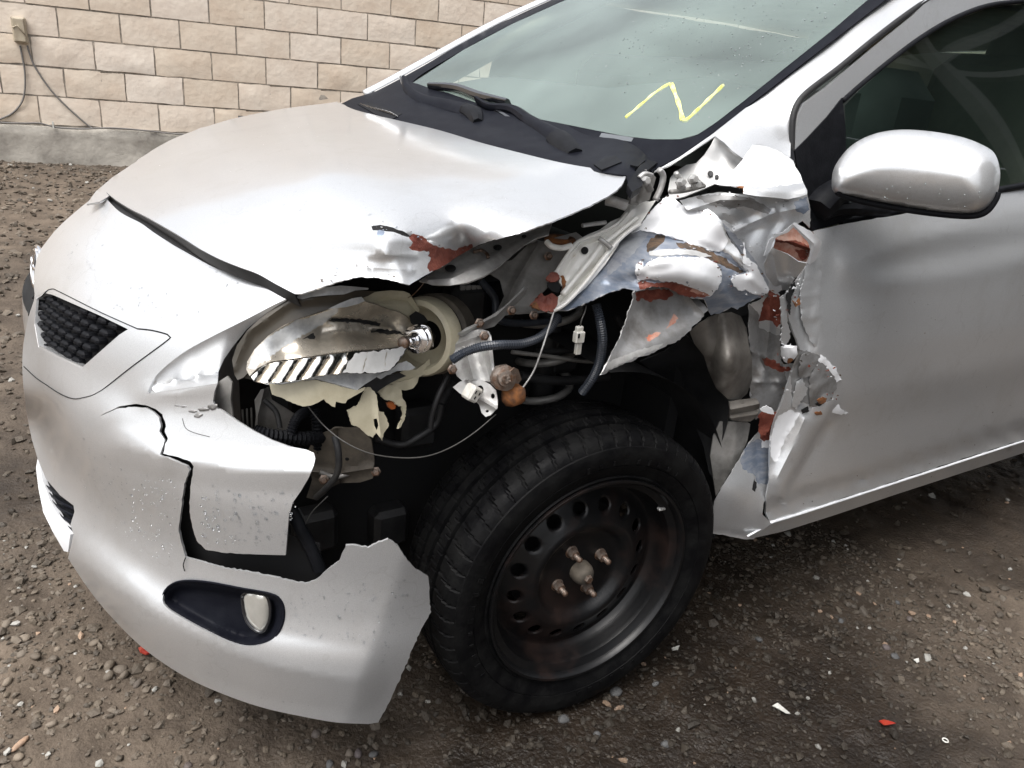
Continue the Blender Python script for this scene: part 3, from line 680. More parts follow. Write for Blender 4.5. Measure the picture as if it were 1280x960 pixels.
def noseD():                                  # nose depth sampled on a grid, rims extended, smoothed
    xs = np.arange(-40, 640, 10.); ys = np.arange(190, 960, 10.); X, Y = [q.ravel() for q in np.meshgrid(xs, ys, indexing='ij')]
    D = rays(X, Y); ts = np.linspace(.6, 2.4, 700); ok = np.array([(Fnose(CAM+ts[:, None]*d) < 0).any() for d in D]).reshape(len(xs), len(ys))
    T = IMP(Fnose, .6, 2.4, 1400)(X, Y).reshape(len(xs), len(ys)); T[~ok] = np.nan
    for it in range(90):
        if not np.isnan(T).any(): break
        P = np.pad(T, 2, constant_values=np.nan); c = []
        for dx, dy in ((1, 0), (-1, 0), (0, 1), (0, -1)):
            a = P[2+dx:P.shape[0]-2+dx, 2+dy:P.shape[1]-2+dy]; b = P[2+2*dx:(P.shape[0]-2+2*dx) or None, 2+2*dy:(P.shape[1]-2+2*dy) or None]
            c.append(a+np.clip(np.where(np.isnan(b), 0, a-b), -.015, .015))
        c = np.array(c); m = np.isnan(T); n_ = (~np.isnan(c)).sum(0); v = np.nansum(c, 0)/np.maximum(n_, 1); T = np.where(m & (n_ > 0), v, T)
    for _ in range(3):
        Tp = np.pad(T, 1, mode='edge'); T = (Tp[1:-1, 1:-1]*4+2*(Tp[2:, 1:-1]+Tp[:-2, 1:-1]+Tp[1:-1, 2:]+Tp[1:-1, :-2])+Tp[2:, 2:]+Tp[:-2, :-2]+Tp[2:, :-2]+Tp[:-2, 2:])/16
    return bicubic(xs, ys, T)
nose = noseD()

# ---- bumper -------------------------------------------------------
gap_low = [(131, 246), (150, 265), (180, 281), (215, 303), (250, 323), (277, 338), (302, 346), (340, 358), (366, 370)]
white_edge = [(340, 382), (310, 398), (270, 418), (235, 437), (208, 457), (192, 474), (184, 492)]
b2 = [(272, 479), (268, 490), (266, 502), (270, 510), (276, 512), (285, 518), (298, 527), (318, 539), (340, 550), (362, 558), (383, 562), (392, 566), (394, 573), (392, 582), (386, 597), (376, 614), (366, 628), (361, 645), (359, 670), (357, 694)]
crack_r = [(320, 693), (280, 691), (257, 687), (246, 676), (240, 655), (237, 640), (238, 612), (241, 590), (242, 583), (238, 577), (222, 571), (204, 567), (206, 558), (210, 548), (206, 540), (207, 530), (203, 518), (194, 511), (182, 506.5), (167, 505), (148, 508), (125, 520)]
crack_l = [(146, 511), (168, 508.5), (182, 509.5), (192, 515), (199, 522), (201, 533), (199, 539), (206, 550), (200, 568), (218, 576), (234, 583), (237, 588), (230, 605), (226, 640), (223, 663), (227, 680), (232, 697)]
low = [(255, 703), (280, 711), (310, 715), (345, 722), (372, 729), (385, 729), (397, 724), (410, 712), (424, 702), (430, 688), (432, 682), (445, 682), (460, 685), (470, 680), (485, 674), (497, 682), (505, 695), (520, 712), (535, 720), (537, 735), (537, 755), (539, 765), (525, 790), (510, 825), (490, 870), (473, 903)]
bot = [(460, 905), (420, 903), (380, 896), (330, 885), (280, 868), (230, 845), (180, 811), (140, 772), (112, 738), (85, 698)]
left_low = [(92, 668), (88, 656), (93, 640), (92, 632), (75, 619), (57, 598), (47, 573)]
left = [(40, 550), (34, 520), (29, 480), (28, 450), (30, 425), (36, 395), (43, 372), (42, 350), (47, 320), (58, 302), (75, 282), (100, 260), (118, 246)]
oc = [smoothpts(gap_low, 5, False)[:-1], np.array([gap_low[-1]]), smoothpts(white_edge, 5, False)]
outline = np.concatenate(oc+[linpts(b2, 5, False), linpts(crack_r, 4, False, .35), linpts(crack_l, 4, False, .35), linpts(low, 4, False, .5), smoothpts(bot, 6, False), linpts(left_low, 6, False), smoothpts(left, 6, False)])
keep = [0]+[i for i in range(1, len(outline)) if np.linalg.norm(outline[i]-outline[i-1]) > .8]; outline = outline[keep]
fog_o = [(203, 750), (207, 738), (216, 730), (232, 726), (262, 728), (300, 735), (338, 742), (350, 749), (355, 762), (353, 780), (343, 797), (326, 806), (305, 808), (282, 801), (250, 785), (222, 769), (208, 759)]
fog_h = smoothpts(fog_o, 5)
gr_o = [(46, 371), (57, 364), (66, 366), (90, 377), (125, 392), (163, 411), (150, 420), (125, 442), (104, 461), (75, 448), (48, 434), (43, 405)]
lowcrease = [(52, 598), (60, 640), (85, 690), (130, 722), (200, 768), (270, 806), (340, 832), (410, 845), (445, 850)]
bumpD = lambda x, y: nose(x, y)-.012*np.exp(-(pdist([(455, 700), (430, 850)], x, y)/60)**2)*0+.028*np.clip((np.asarray(x)-(455+(720-np.asarray(y))*.35+40))/60, 0, 1)**1.2
B = sheet(outline, bumpD, step=7, holes=[fog_h, linpts(gr_o, 5)], th=.0035, creases=[
    ([(184, 492), (225, 486), (272, 479)], -.006, 14, 'g'),
    ([(205, 640), (235, 700), (215, 735)], .004, 40, 'g'),
    ([(150, 556), (205, 572), (300, 588), (388, 590)], -.009, 26),
    ([(130, 520), (200, 570)], -.004, 25, 'g'), (lowcrease, -.012, 42), ([(120, 690), (160, 728)], -.006, 22, 'g')])
# wedge under the headlight: turned inwards
wedge_o = [(366, 370)]+white_edge+[(225, 486), (272, 479), (273, 465), (280, 449), (292, 432), (309, 411), (335, 390)]
def wedgeD(x, y):
    a = nose(x, y); d = pdist([(366, 370)]+white_edge, np.asarray(x), np.asarray(y)); e = pdist([(184, 492), (272, 479)], np.asarray(x), np.asarray(y))
    return a+.055*np.minimum(1, d/45)*np.minimum(1, e/10)
Wg = sheet(linpts(wedge_o, 5), wedgeD, step=6, th=.003)
# far half of the bumper and nose
def nose_patch(z0, z1, y0, y1, inset=0.010, nz=26, na=40, xr=None):
    V = []; zz = np.linspace(z0, z1, nz)
    for z in zz:
        s = prof(z); n_ = np.interp(z, [.55, .66], [2.2, 1.9]); ax = .588*s-inset; ay = .855*(1-.25*(1-s))-inset
        for k in range(na):
            a = k/(na-1); y = y0+(y1-y0)*math.sin(a*math.pi/2) if y1 > y0 else y0+(y1-y0)*a
            q = min(1, abs(y-.83)/ay); x = -.25-ax*(1-q**n_)**(1/n_) if q < 1 else -.25
            V.append((x, y, z))
    Fs = [(i*na+j, i*na+j+1, (i+1)*na+j+1, (i+1)*na+j) for i in range(nz-1) for j in range(na-1)]
    V = np.array(V); N = np.zeros_like(V); N[:, 0] = 1; nv = len(V)
    return V, [f[::-1] for f in Fs], [0]*len(Fs)
far = [nose_patch(.14, .655, .66, 1.66, inset=.016), nose_patch(.655, .80, .86, 1.50, inset=.12, nz=10)]
V, Fs, M = merge([B, Wg]+far)
bumper = link('front_bumper', V, Fs, PAINT, car, M, 42)
# lower lip at far left, below the air intake
lipo = [(47, 573), (53, 600), (62, 625), (75, 650), (88, 668), (85, 690), (80, 689), (66, 665), (54, 640), (48, 610), (45, 585)]
panel('bumper_lip', lipo, OFF(nose, -.004), 'white_paint', car, step=5, th=.01)
panel('air_intake', [(57, 596), (75, 617), (94, 631), (92, 645), (90, 658), (94, 672), (80, 668), (66, 640), (58, 620)], OFF(nose, .025), 'black_plastic', car, step=5, th=.004)
for k in range(5):
    y0 = 612+k*9
    v = sweep(pts3([(58+k*3, y0-4), (75+k*1, y0+8), (93, y0+16)], OFF(nose, .012)), .0012, .004, 6); link('intake_slat', v[0], v[1], 'satin_trim', bpy.data.objects['air_intake'], None, True)
# grooves
def groove(name, pl, depth, r, parent, mat='void_black', lift=-.0005, k=5):
    P = P3(*np.asarray(smoothpts(pl, 5, False)).T, OFF(depth, lift)(*np.asarray(smoothpts(pl, 5, False)).T)); v = sweep(P, r, r*.6, 6); return link(name, v[0], v[1], mat, parent, None, True)
groove('seam', [(30, 458), (45, 472), (58, 481), (75, 492), (90, 498), (104, 497), (125, 489), (165, 458), (213, 422), (209, 418), (190, 413), (172, 411)], nose, .0012, bumper)
groove('seam', [(172, 411), (125, 390), (75, 365), (65, 361), (58, 364), (52, 371)], nose, .0011, bumper)
groove('crack', [(232, 697), (229, 706), (231, 714)], nose, .0009, bumper)
groove('scratch', [(228, 523), (232, 535), (243, 541), (262, 546)], nose, .0005, bumper, 'dark_inner')
chips = []
for q in [(255, 512, 8, 2.5), (248, 519, 6, 3), (266, 508, 6, 4), (240, 514, 5, 1.5), (230, 508, 4, 1.2), (222, 507, 3, 1)]:
    a = np.linspace(0, 2*math.pi, 12)[:-1]; pl = np.stack([q[0]+q[2]*np.cos(a)*(1+.25*rng.normal(size=11)), q[1]+q[3]*np.sin(a)*(1+.25*rng.normal(size=11))], 1); chips.append(sheet(pl, OFF(nose, -.0012), step=3, th=.0006))
V, Fs, M = merge(chips); link('scrape_mark', V, Fs, 'scuffed_gray', bumper, M)
# grille: body-coloured frame and honeycomb blocks
gro = linpts(gr_o, 5); gin = np.array([(45, 374), (57, 366.5), (66, 368.5), (91, 379.5), (125, 394.5), (160, 411.5), (149, 418.5), (125, 439.5), (103.5, 458.5), (75, 445.5), (49, 431.5), (44, 405)])
v = sheet(linpts(np.array(gr_o)+0.0, 5), lambda x, y: nose(x, y)+.001+.022*np.clip(1-pdist(gr_o, np.asarray(x), np.asarray(y), True)/5, 0, 0), step=4, holes=[linpts(gin, 4)], th=.012)
grille = panel('grille', linpts(gr_o, 5), OFF(nose, .034), 'void_black', car, step=8, th=.003)
link('grille_frame', *v[:2], PAINT, grille, v[2], 40)
hexes = []
for r_ in range(11):
    for c_ in range(22):
        z = .745-r_*.0150; y = .28+c_*.0275+(r_ % 2)*.01375; s = prof(z); n_ = np.interp(z, [.55, .66], [2.2, 1.9]); ay = .855*(1-.25*(1-s)); q = abs(y-.83)/ay
        x = -.25-(.588*s-.018)*(1-q**n_)**(1/n_); c = np.array([x, y, z]); pp = pix(c)
        if not inside(np.array(gin)+0., np.array([pp[0]]), np.array([pp[1]]))[0] or pdist(gin, np.array([pp[0]]), np.array([pp[1]]), True)[0] < .5: continue
        h = box((0, 0, 0), (.0215, .0105, .020), frame((-1, -.42, .18)), .0035); V = h[0]+c; o = link('grille_block', V, h[1], 'black_plastic', grille, None, False)
# emblem: oval badge with crossed ovals
ec = U(49.5, 335, 1, .76); en = np.array([-.97, -.13, .16]); en /= np.linalg.norm(en); R = frame(en)
def oval(cx, cy, a, b, r, off=.004, n=40):
    t = np.linspace(0, 2*math.pi, n); P = np.stack([cx+.8*a*np.cos(t), cy+.95*b*np.sin(t), np.full(n, off)], 1)@R.T+ec; return sweep(P, r, r, 6)
emblem_bits = [oval(0, 0, .060, .040, .0042), oval(0, .0, .021, .036, .0036, .006), oval(0, .014, .040, .018, .0036, .007)]
V, Fs, M = merge(emblem_bits); emb = link('emblem', V, Fs, 'emblem_chrome', car, M, True)
t = np.linspace(0, 2*math.pi, 33)[:-1]; P = np.stack([.046*np.cos(t), .036*np.sin(t), np.zeros(32)], 1)@R.T+ec; P2 = P-en*.012
link('backing', np.concatenate([P, P2]), [tuple(range(32)), tuple(range(63, 31, -1))]+[(i, i+32, (i+1) % 32+32, (i+1) % 32) for i in range(32)], 'satin_trim', emb, None, 40)
panel('crack_shade_sheet', [(118, 500), (210, 492), (240, 520), (262, 580), (300, 650), (400, 680), (405, 735), (330, 745), (250, 722), (210, 705), (205, 620), (180, 560)], OFF(nose, .05), 'void_black', car, step=10, th=.002)  # black sheet added behind the crack to colour in its shade
# fog lamp
def fogD(x, y):
    d = pdist(fog_h, np.asarray(x), np.asarray(y), True); q = np.clip(d/15, 0, 1); return nose(x, y)+.0005+.024*(q*q*(3-2*q))
fog = panel('fog_light', fog_h, fogD, 'satin_trim', car, step=4, th=.003)
P = P3(*fog_h.T, nose(*fog_h.T)); P = np.concatenate([P, P[:2]]); v = sweep(P, .0022, .0018, 6); link('bezel', v[0], v[1], 'satin_trim', fog, None, True)
lamp = [(303, 748), (306, 742), (314, 739), (325, 741), (334, 745), (338, 760), (336, 778), (328, 790), (317, 786), (307, 772)]
panel('lamp_glass', lamp, OFF(nose, .012), 'lamp_lens', fog, sm=True, step=4, th=.003, bulge=(14, .008))
P = P3(*smoothpts(lamp, 4).T, OFF(nose, .010)(*smoothpts(lamp, 4).T)); P = np.concatenate([P, P[:2]]); v = sweep(P, .003, .003, 6); link('lamp_ring', v[0], v[1], 'gloss_black', fog, None, True)

# ---- hood ---------------------------------------------------------
hood_edge_front = [(133, 240), (145, 250), (165, 262), (185, 272), (225, 295), (250, 311), (275, 324), (300, 334), (322, 342), (345, 355), (368, 367)]
hood_low = [(378, 367), (395, 361), (412, 356), (430, 350), (452, 346), (470, 347), (492, 351), (512, 356), (520, 351), (530, 345), (552, 334), (570, 322), (590, 310), (610, 302), (640, 294), (660, 288), (690, 277), (715, 267), (740, 256), (757, 247), (768, 240), (777, 232), (781, 224), (784, 215)]
hood_rear = [(770, 213.5), (740, 210), (700, 203), (650, 191), (600, 178), (550, 163), (500, 151), (470, 144), (440, 136), (426, 128)]
hood_far = [(400, 130), (360, 135), (320, 142), (285, 150), (250, 161), (220, 172), (195, 185), (172, 200)]
hood_frontfar = [(160, 212), (145, 225), (137, 232)]
hood_ctrl = [(430, 130, 1, 1.50), (784, 215, 1, .13), (133, 240, 2, .872), (368, 367, 2, .838), (240, 303, 2, .872), (185, 272, 2, .878), (175, 198, 2, .885), (300, 148, 2, .955), (250, 161, 2, .935), (600, 178, 0, .03), (520, 155, 0, .045), (700, 203, 0, .035), (300, 250, 2, .915), (400, 220, 2, .962), (400, 300, 2, .900), (500, 260, 2, .950), (620, 260, 2, .958), (600, 300, 2, .915), (690, 277, 2, .950), (740, 256, 2, .965), (512, 356, 2, .868), (450, 346, 2, .872), (430, 350, 2, .866), (480, 332, 2, .888), (590, 310, 1, .125), (480, 310, 2, .912), (550, 300, 2, .912)]
hoodD = RB(hood_ctrl, 3e-5)
ho = np.concatenate([smoothpts(hood_edge_front, 6, False), linpts(hood_low, 4, False, .3), smoothpts(hood_rear, 6, False), smoothpts(hood_far, 6, False)[1:], smoothpts(hood_frontfar, 6, False)])
keep = [0]+[i for i in range(1, len(ho)) if np.linalg.norm(ho[i]-ho[i-1]) > .8]; ho = ho[keep]
H = sheet(ho, hoodD, step=7, th=.0022, patches=[
    (1, linpts([(511, 296), (517, 292), (528, 295), (536, 303), (548, 309), (568, 313), (590, 305), (591, 310), (575, 320), (556, 333), (537, 340), (534, 335), (538, 325), (536, 314), (527, 314), (518, 313), (511, 309), (516, 303)], 3, True, .8)),
    (2, linpts([(464, 283), (475, 281), (490, 284), (506, 290), (514, 296), (508, 296), (492, 290), (476, 288), (466, 288)], 3, True, .3)),
    (3, linpts([(472, 288), (480, 288), (480, 293), (474, 299), (471, 293)], 3, True, .5)),
    (0, linpts([(392, 352), (410, 344), (430, 338), (442, 334), (456, 334), (480, 336), (500, 337), (520, 338), (512, 356), (492, 351), (470, 347), (452, 346), (430, 350), (412, 356), (380, 366)], 4, True, .8))],
    creases=[([(396, 284), (430, 275), (465, 283), (515, 293), (560, 308), (600, 304)], -.005, 14), ([(465, 283), (515, 295), (585, 312)], .005, 8),
             ([(372, 330), (440, 315), (512, 322)], .003, 20, 'g'), ([(392, 350), (455, 334), (520, 337)], -.0035, 9), ([(425, 330), (470, 318), (520, 320)], -.003, 9),
             ([(190, 215), (260, 240), (330, 300)], -.004, 28, 'g'), ([(250, 175), (420, 190), (640, 215)], -.003, 45, 'g'), ([(400, 300), (470, 300), (500, 345)], -.004, 14, 'g')])
hood = link('hood', H[0], H[1], [PAINT, 'rust_filler', 'void_black', 'blue_steel', 'scuffed_gray'], car, H[2], 50)
# hem flange hanging down along the far and front edge gives the hood its depth
def skirt(name, pl, depth, drop, mat, parent, inset=0.0, nrm=(0, 0, -1)):
    P = pts3(smoothpts(pl, 6, False), depth); m_ = len(P); d = np.array(nrm, float)*drop
    inn = np.array([.0, .0, 0]); V = np.concatenate([P+[0, 0, -.001], P+d]); Fs = [(i, i+1, i+1+m_, i+m_) for i in range(m_-1)]
    V2 = V+np.array([.002, .002, 0]); Fs += [(b+2*m_, a+2*m_, d_+2*m_, c+2*m_) for a, b, c, d_ in Fs]
    return link(name, np.concatenate([V, V2]), Fs, mat, parent, None, 40)
skirt('front_hem', hood_edge_front, hoodD, .022, 'dark_inner', hood, nrm=(.5, .3, -1))
skirt('far_hem', hood_far, hoodD, .03, PAINT, hood, nrm=(0, .6, -1))
skirt('rear_hem', hood_rear, hoodD, .015, 'dark_inner', hood)
# dark slot behind the hood front edge
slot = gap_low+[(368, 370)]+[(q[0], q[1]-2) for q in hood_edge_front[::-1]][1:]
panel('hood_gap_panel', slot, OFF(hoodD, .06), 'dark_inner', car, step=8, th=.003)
# underside frame of the hood, exposed at the torn corner
ufD = RB([(527, 349, 1, .15), (590, 312, 1, .17), (683, 285, 1, .17), (560, 354, 1, .12), (640, 318, 1, .13), (684, 292, 1, .15), (600, 335, 1, .125)], 1e-4)
uf = panel('hood_inner_frame', [(524, 351), (540, 341), (560, 329), (585, 312), (612, 302), (640, 293), (660, 287), (690, 276), (686, 293), (672, 297), (655, 306), (640, 319), (622, 334), (605, 345), (585, 353), (562, 357), (540, 356)], ufD, 'galvanised', car, step=5, th=.0025,
    creases=[([(535, 350), (565, 348), (600, 332), (630, 313), (655, 300), (688, 287)], -.012, 9), ([(550, 341), (590, 330), (625, 308), (685, 280)], .008, 8, 'g')])
for q in [(563, 335, 7), (622, 309, 5.5), (655, 295, 3)]:
    a = np.linspace(0, 2*math.pi, 15)[:-1]; v = sheet(np.stack([q[0]+q[2]*np.cos(a), q[1]+q[2]*.62*np.sin(a)], 1), OFF(ufD, -.009), step=3, th=.001); link('slot_hole', v[0], v[1], 'void_black', uf, None)
v = sweep(catm(pts3([(592, 315), (602, 313), (609, 318), (610, 322)], OFF(ufD, -.012)), 5), .0028, .0028, 8); link('hook', v[0], v[1], 'stud_steel', uf, None, True)

# ---- cowl ---------------------------------------------------------
cowlD = RB([(430, 129, 1, 1.50), (460, 117, 1, 1.47), (505, 97, 1, 1.42), (783, 212, 1, .14), (820, 212, 1, .15), (600, 175, 0, .07), (640, 150, 0, .17), (700, 195, 0, .08), (740, 175, 0, .17), (560, 125, 0, .2), (690, 152, 0, .2)], 1e-4)
cowl = panel('cowl_panel', [(424, 131), (440, 123), (468, 115), (500, 99), (520, 104), (560, 118), (600, 131), (650, 146), (690, 152), (740, 163), (790, 172), (850, 176), (835, 200), (815, 214), (806, 205), (793, 212), (800, 222), (786, 232), (783, 219), (740, 214), (700, 207), (650, 195), (600, 182), (550, 167), (500, 155), (470, 148), (440, 140)], cowlD, 'satin_trim', car, step=7, th=.003,
    creases=[([(455, 122), (520, 148), (600, 170), (700, 194), (780, 208)], -.012, 12, 'g'), ([(520, 125), (640, 160), (740, 190)], .010, 10)])
panel('vent_mesh', [(447, 130), (462, 128), (503, 142), (490, 149), (470, 143)], OFF(cowlD, -.014), 'black_plastic', cowl, step=3, th=.002, rough=.001, rscale=300)
for k in range(9):
    v = sweep(pts3([(450+k*4.6, 129+k*1.3), (461+k*4.6, 134+k*1.5)], OFF(cowlD, -.018)), .0008, .0008, 4); link('vent_rib', v[0], v[1], 'gloss_black', cowl, None, False)
for pl in [[(742, 205), (756, 197), (770, 194), (777, 202), (765, 207), (752, 212)], [(788, 206), (806, 192), (807, 200), (797, 208)], [(800, 206), (812, 200), (822, 203), (808, 214), (803, 232), (790, 240), (784, 230)]]:
    panel('cowl_end_cap', pl, OFF(cowlD, -.02), 'black_plastic', cowl, step=5, th=.012)

# ---- windshield ---------------------------------------------------
wsD = RB([(505, 97, 1, 1.42), (820, 212, 1, .15), (640, 150, 0, .20), (850, 175, 0, .20), (700, 0, 1, 1.30), (1095, 0, 1, .20), (960, 112, 1, .14), (595, 47, 1, 1.37), (760, 165, 0, .20), (560, 122, 0, .215), (840, -43, 1, .95), (960, -48, 1, .6), (780, 60, 0, .42), (880, 60, 0, .45)], 1e-4)
band_in = [(515, 104), (560, 116), (600, 130), (650, 144), (690, 152), (730, 160), (780, 170), (815, 174), (850, 174), (872, 168), (895, 153), (930, 126), (980, 86), (1040, 38), (1082, 2), (1140, -40), (1000, -46), (860, -40), (760, -22), (700, 3), (640, 30), (580, 62)]
band_out = [(500, 100), (460, 117), (505, 128), (590, 155), (640, 165), (700, 185), (760, 196), (806, 208), (818, 212), (850, 195), (890, 167), (960, 113), (1105, 1), (1175, -52), (1000, -70), (860, -62), (750, -38), (690, -3), (630, 26), (570, 58), (530, 82)]
band_out2 = [(498, 101), (560, 128), (640, 156), (700, 170), (760, 180), (806, 196), (818, 212), (850, 195), (890, 167), (960, 113), (1105, 1), (1175, -52), (1000, -70), (860, -62), (750, -38), (690, -3), (630, 26), (570, 58), (530, 82)]
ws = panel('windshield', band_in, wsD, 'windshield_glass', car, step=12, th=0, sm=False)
panel('black_border', band_out2, OFF(wsD, .0015), 'satin_trim', ws, step=9, th=.003, holes=[smoothpts(band_in, 6)], sm=False)
panel('vin_slot', [(752, 166), (792, 172), (789, 177), (749, 171)], OFF(wsD, -.001), 'frit_gap', ws, step=4, th=.0008)
def mark(pl, wd):
    P = pts3(smoothpts(pl, 4, False), OFF(wsD, -.0015)); s = rays(840, 120); m_ = len(P); ww = wd*(1+.25*np.sin(np.arange(m_)*1.3)); return sweep(P, ww, np.full(m_, .0006), 8, up=-s)
V, Fs, M = merge([mark([(782, 147), (800, 132), (820, 115), (838, 104)], .0028), mark([(839, 104), (845, 120), (850, 135), (853, 150)], .0040), mark([(853, 151), (858, 150), (863, 146), (880, 130), (905, 106)], .0034)])
link('marker_letter', V, Fs, 'yellow_paint', ws, M, True, None, 'yellow hand drawn letter N on the glass')
# raindrops on the windshield
def drops(n, poly, depth, r0, r1, mat, parent, seed, name='raindrops'):
    r = np.random.default_rng(seed); poly = np.asarray(poly, float); out = []; b, f = I1*1.0, F1; k = 0
    while k < n:
        q = r.uniform(poly.min(0), poly.max(0))
        if not inside(poly, q[:1], q[1:])[0]: continue
        P = P3(q[:1], q[1:], depth(q[:1], q[1:]))[0]; Q = P3(q[:1]+2, q[1:], depth(q[:1]+2, q[1:]))[0]-P; S = P3(q[:1], q[1:]+2, depth(q[:1], q[1:]+2))[0]-P
        nn = np.cross(Q, S); nn /= np.linalg.norm(nn); nn = nn if nn@(CAM-P) > 0 else -nn; Rm = frame(nn) if abs(nn[2]) < .97 else frame(nn, (0, 1, 0))
        s = r0+(r1-r0)*r.random()**2.5; V = (b*np.array([s*r.uniform(.8, 1.3), s*r.uniform(.8, 1.6), s*.5]))@Rm.T+P+nn*s*.05; out.append((V, [tuple(t) for t in f], [0]*len(f))); k += 1
    V, Fs, M = merge(out); return link(name, V, Fs, mat, parent, M, True, 'stuff')
pmat('dark_drop', (.20, .23, .23), .05, 0, 0)
drops(170, [(760, 60), (850, 5), (1060, 0), (1000, 60), (930, 110), (870, 95), (780, 120)], OFF(wsD, -.001), .0009, .0024, 'dark_drop', ws, 3)
drops(160, [(700, 40), (850, 5), (1070, 0), (930, 115), (870, 160), (700, 130)], OFF(wsD, -.001), .0008, .0018, 'water', ws, 4)
bodyD = [(drops, 520, [(160, 540), (225, 600), (215, 700), (130, 690), (90, 600), (100, 530)], bumpD, .0010, .0024, 5), (drops, 420, [(245, 590), (385, 575), (355, 685), (252, 680)], bumpD, .0012, .0030, 6), (drops, 480, [(360, 740), (520, 720), (500, 800), (450, 890), (330, 875), (240, 830), (350, 810)], bumpD, .0010, .0026, 7), (drops, 260, [(70, 300), (230, 310), (330, 365), (220, 410), (90, 370)], nose, .0009, .0022, 8), (drops, 420, [(190, 200), (420, 140), (700, 210), (560, 290), (300, 320)], hoodD, .0009, .0022, 9)]
for fn, n_, pl, D, a, b_, sd_ in bodyD: fn(n_//2, pl, OFF(D, -.0002), a*.9, b_*.95, 'water', bumper if D is not hoodD else hood, sd_)

# ---- wipers -------------------------------------------------------
def arm(name, pl, widths, thick, depth, lift, mat, parent):
    P = pts3(pl, OFF(depth, -lift)); Pc = catm(P, 6); ww = np.interp(np.linspace(0, len(pl)-1, len(Pc)), np.arange(len(pl)), widths); v = sweep(Pc, ww, np.full(len(Pc), thick), 8, up=np.array([-.55, -.1, .8])); return link(name, v[0], v[1], mat, parent, None, 40)
w1 = arm('wiper', [(505, 98), (510, 112), (525, 124), (555, 131), (580, 138), (592, 148)], [.008, .013, .02, .022, .022, .018], .010, wsD, .035, 'satin_trim', car)
arm('pivot_cap', [(582, 137), (593, 143), (598, 156)], [.018, .022, .014], .016, wsD, .045, 'black_plastic', w1)
arm('blade', [(537, 108), (570, 110), (600, 120), (635, 129)], [.008, .012, .012, .008], .012, wsD, .02, 'gloss_black', w1)
arm('rubber_edge', [(520, 128), (555, 142), (585, 153)], [.004, .006, .004], .004, wsD, .02, 'gloss_black', w1)
w2 = arm('wiper', [(596, 125), (612, 134), (640, 137), (660, 150), (685, 165), (700, 175), (712, 190)], [.006, .009, .012, .014, .018, .020, .022], .012, wsD, .04, 'satin_trim', car)
arm('pivot_cap', [(695, 172), (704, 180), (719, 196)], [.022, .024, .018], .016, wsD, .05, 'black_plastic', w2)
arm('blade', [(610, 133), (640, 152), (670, 168), (700, 182)], [.006, .008, .008, .005], .010, wsD, .02, 'gloss_black', w2)
v = sweep(catm(pts3([(500, 95), (503, 105), (510, 115), (518, 114)], OFF(wsD, -.03)), 5), .003, .003, 8); link('wiper_spring', v[0], v[1], 'gloss_black', w1, None, True)

# ---- pillars, roof ------------------------------------------------
pilD = RB([(895, 172, 1, .11), (960, 113, 1, .145), (1105, 0, 1, .20), (1175, -52, 1, .23), (990, 175, 1, .07), (993, 140, 1, .085), (1080, 60, 1, .11), (1160, 0, 1, .14), (1250, -50, 1, .17), (930, 190, 1, .075), (1060, 60, 1, .135)], 1e-4)
panel('windshield_pillar', [(818, 214), (850, 196), (890, 168), (960, 113), (1105, 1), (1175, -52), (1250, -52), (1155, 2), (1085, 54), (1048, 84), (1008, 116), (993, 134), (989, 152), (988, 196), (960, 200), (942, 189), (930, 199), (916, 189), (905, 178), (894, 170), (872, 184), (850, 198), (838, 206)], pilD, PAINT, car, step=8, th=.004, creases=[([(895, 178), (960, 122), (1105, 10)], .002, 10)])
farp = RB([(460, 117, 1, 1.50), (520, 84, 1, 1.47), (600, 40, 1, 1.42), (690, 0, 1, 1.37), (760, -38, 1, 1.33)], 1e-4)
P = pts3([(456, 119), (480, 107), (520, 85), (560, 63), (600, 41), (640, 21), (680, 3), (720, -17), (770, -42)], farp); v = sweep(catm(P, 4), .018, .016, 8); link('far_pillar', v[0], v[1], PAINT, car, None, True)
v = sweep(catm(P+np.array([.018, -.022, .004]), 4), .006, .010, 8); link('pillar_seal', v[0], v[1], 'gloss_black', bpy.data.objects['far_pillar'], None, True)
# roof, far side and rear of the body
def gridmesh(fn, nu, nv):
    V = [fn(i/(nu-1), j/(nv-1)) for i in range(nu) for j in range(nv)]; Fs = [(i*nv+j, (i+1)*nv+j, (i+1)*nv+j+1, i*nv+j+1) for i in range(nu-1) for j in range(nv-1)]; return np.array(V, float), Fs, [0]*len(Fs)
def roofp(u, v):
    x = .80+1.75*u; y = .24+1.18*v; return (x, y, 1.415+.045*math.sin(math.pi*min(1, .18+u*.9))-.05*(2*v-1)**2*(.6+.4*(2*v-1)**2)-.02*max(0, u-.75)*4)
v = gridmesh(roofp, 20, 20); link('roof', v[0], v[1], PAINT, car, v[2])
def farside(u, v):
    x = -.22+3.6*u; z = .25+.70*v; return (x, 1.685-.03*abs(2*v-1)**2-.05*v*v, z)
v = gridmesh(farside, 30, 12); link('far_body_side', v[0], [f for f in v[1]], PAINT, car, v[2])
panel('far_fender', [(108, 255), (120, 239), (140, 222), (158, 210), (174, 199.5), (200, 183), (250, 160), (330, 140.5), (422, 127), (420, 134), (330, 150), (250, 172), (190, 194), (165, 218), (147, 234), (135, 246), (125, 252)], OFF(hoodD, .012), PAINT, car, step=6, th=.003)
v = gridmesh(lambda u, v: (3.38, .02+1.64*u, .25+.75*v), 6, 6); link('tail_panel', v[0], v[1], PAINT, car, v[2])
v = gridmesh(lambda u, v: (2.5+.9*u, .1+1.48*v, 1.38-.38*min(1, u*1.6)), 10, 6); link('rear_deck', v[0], v[1], PAINT, car, v[2])

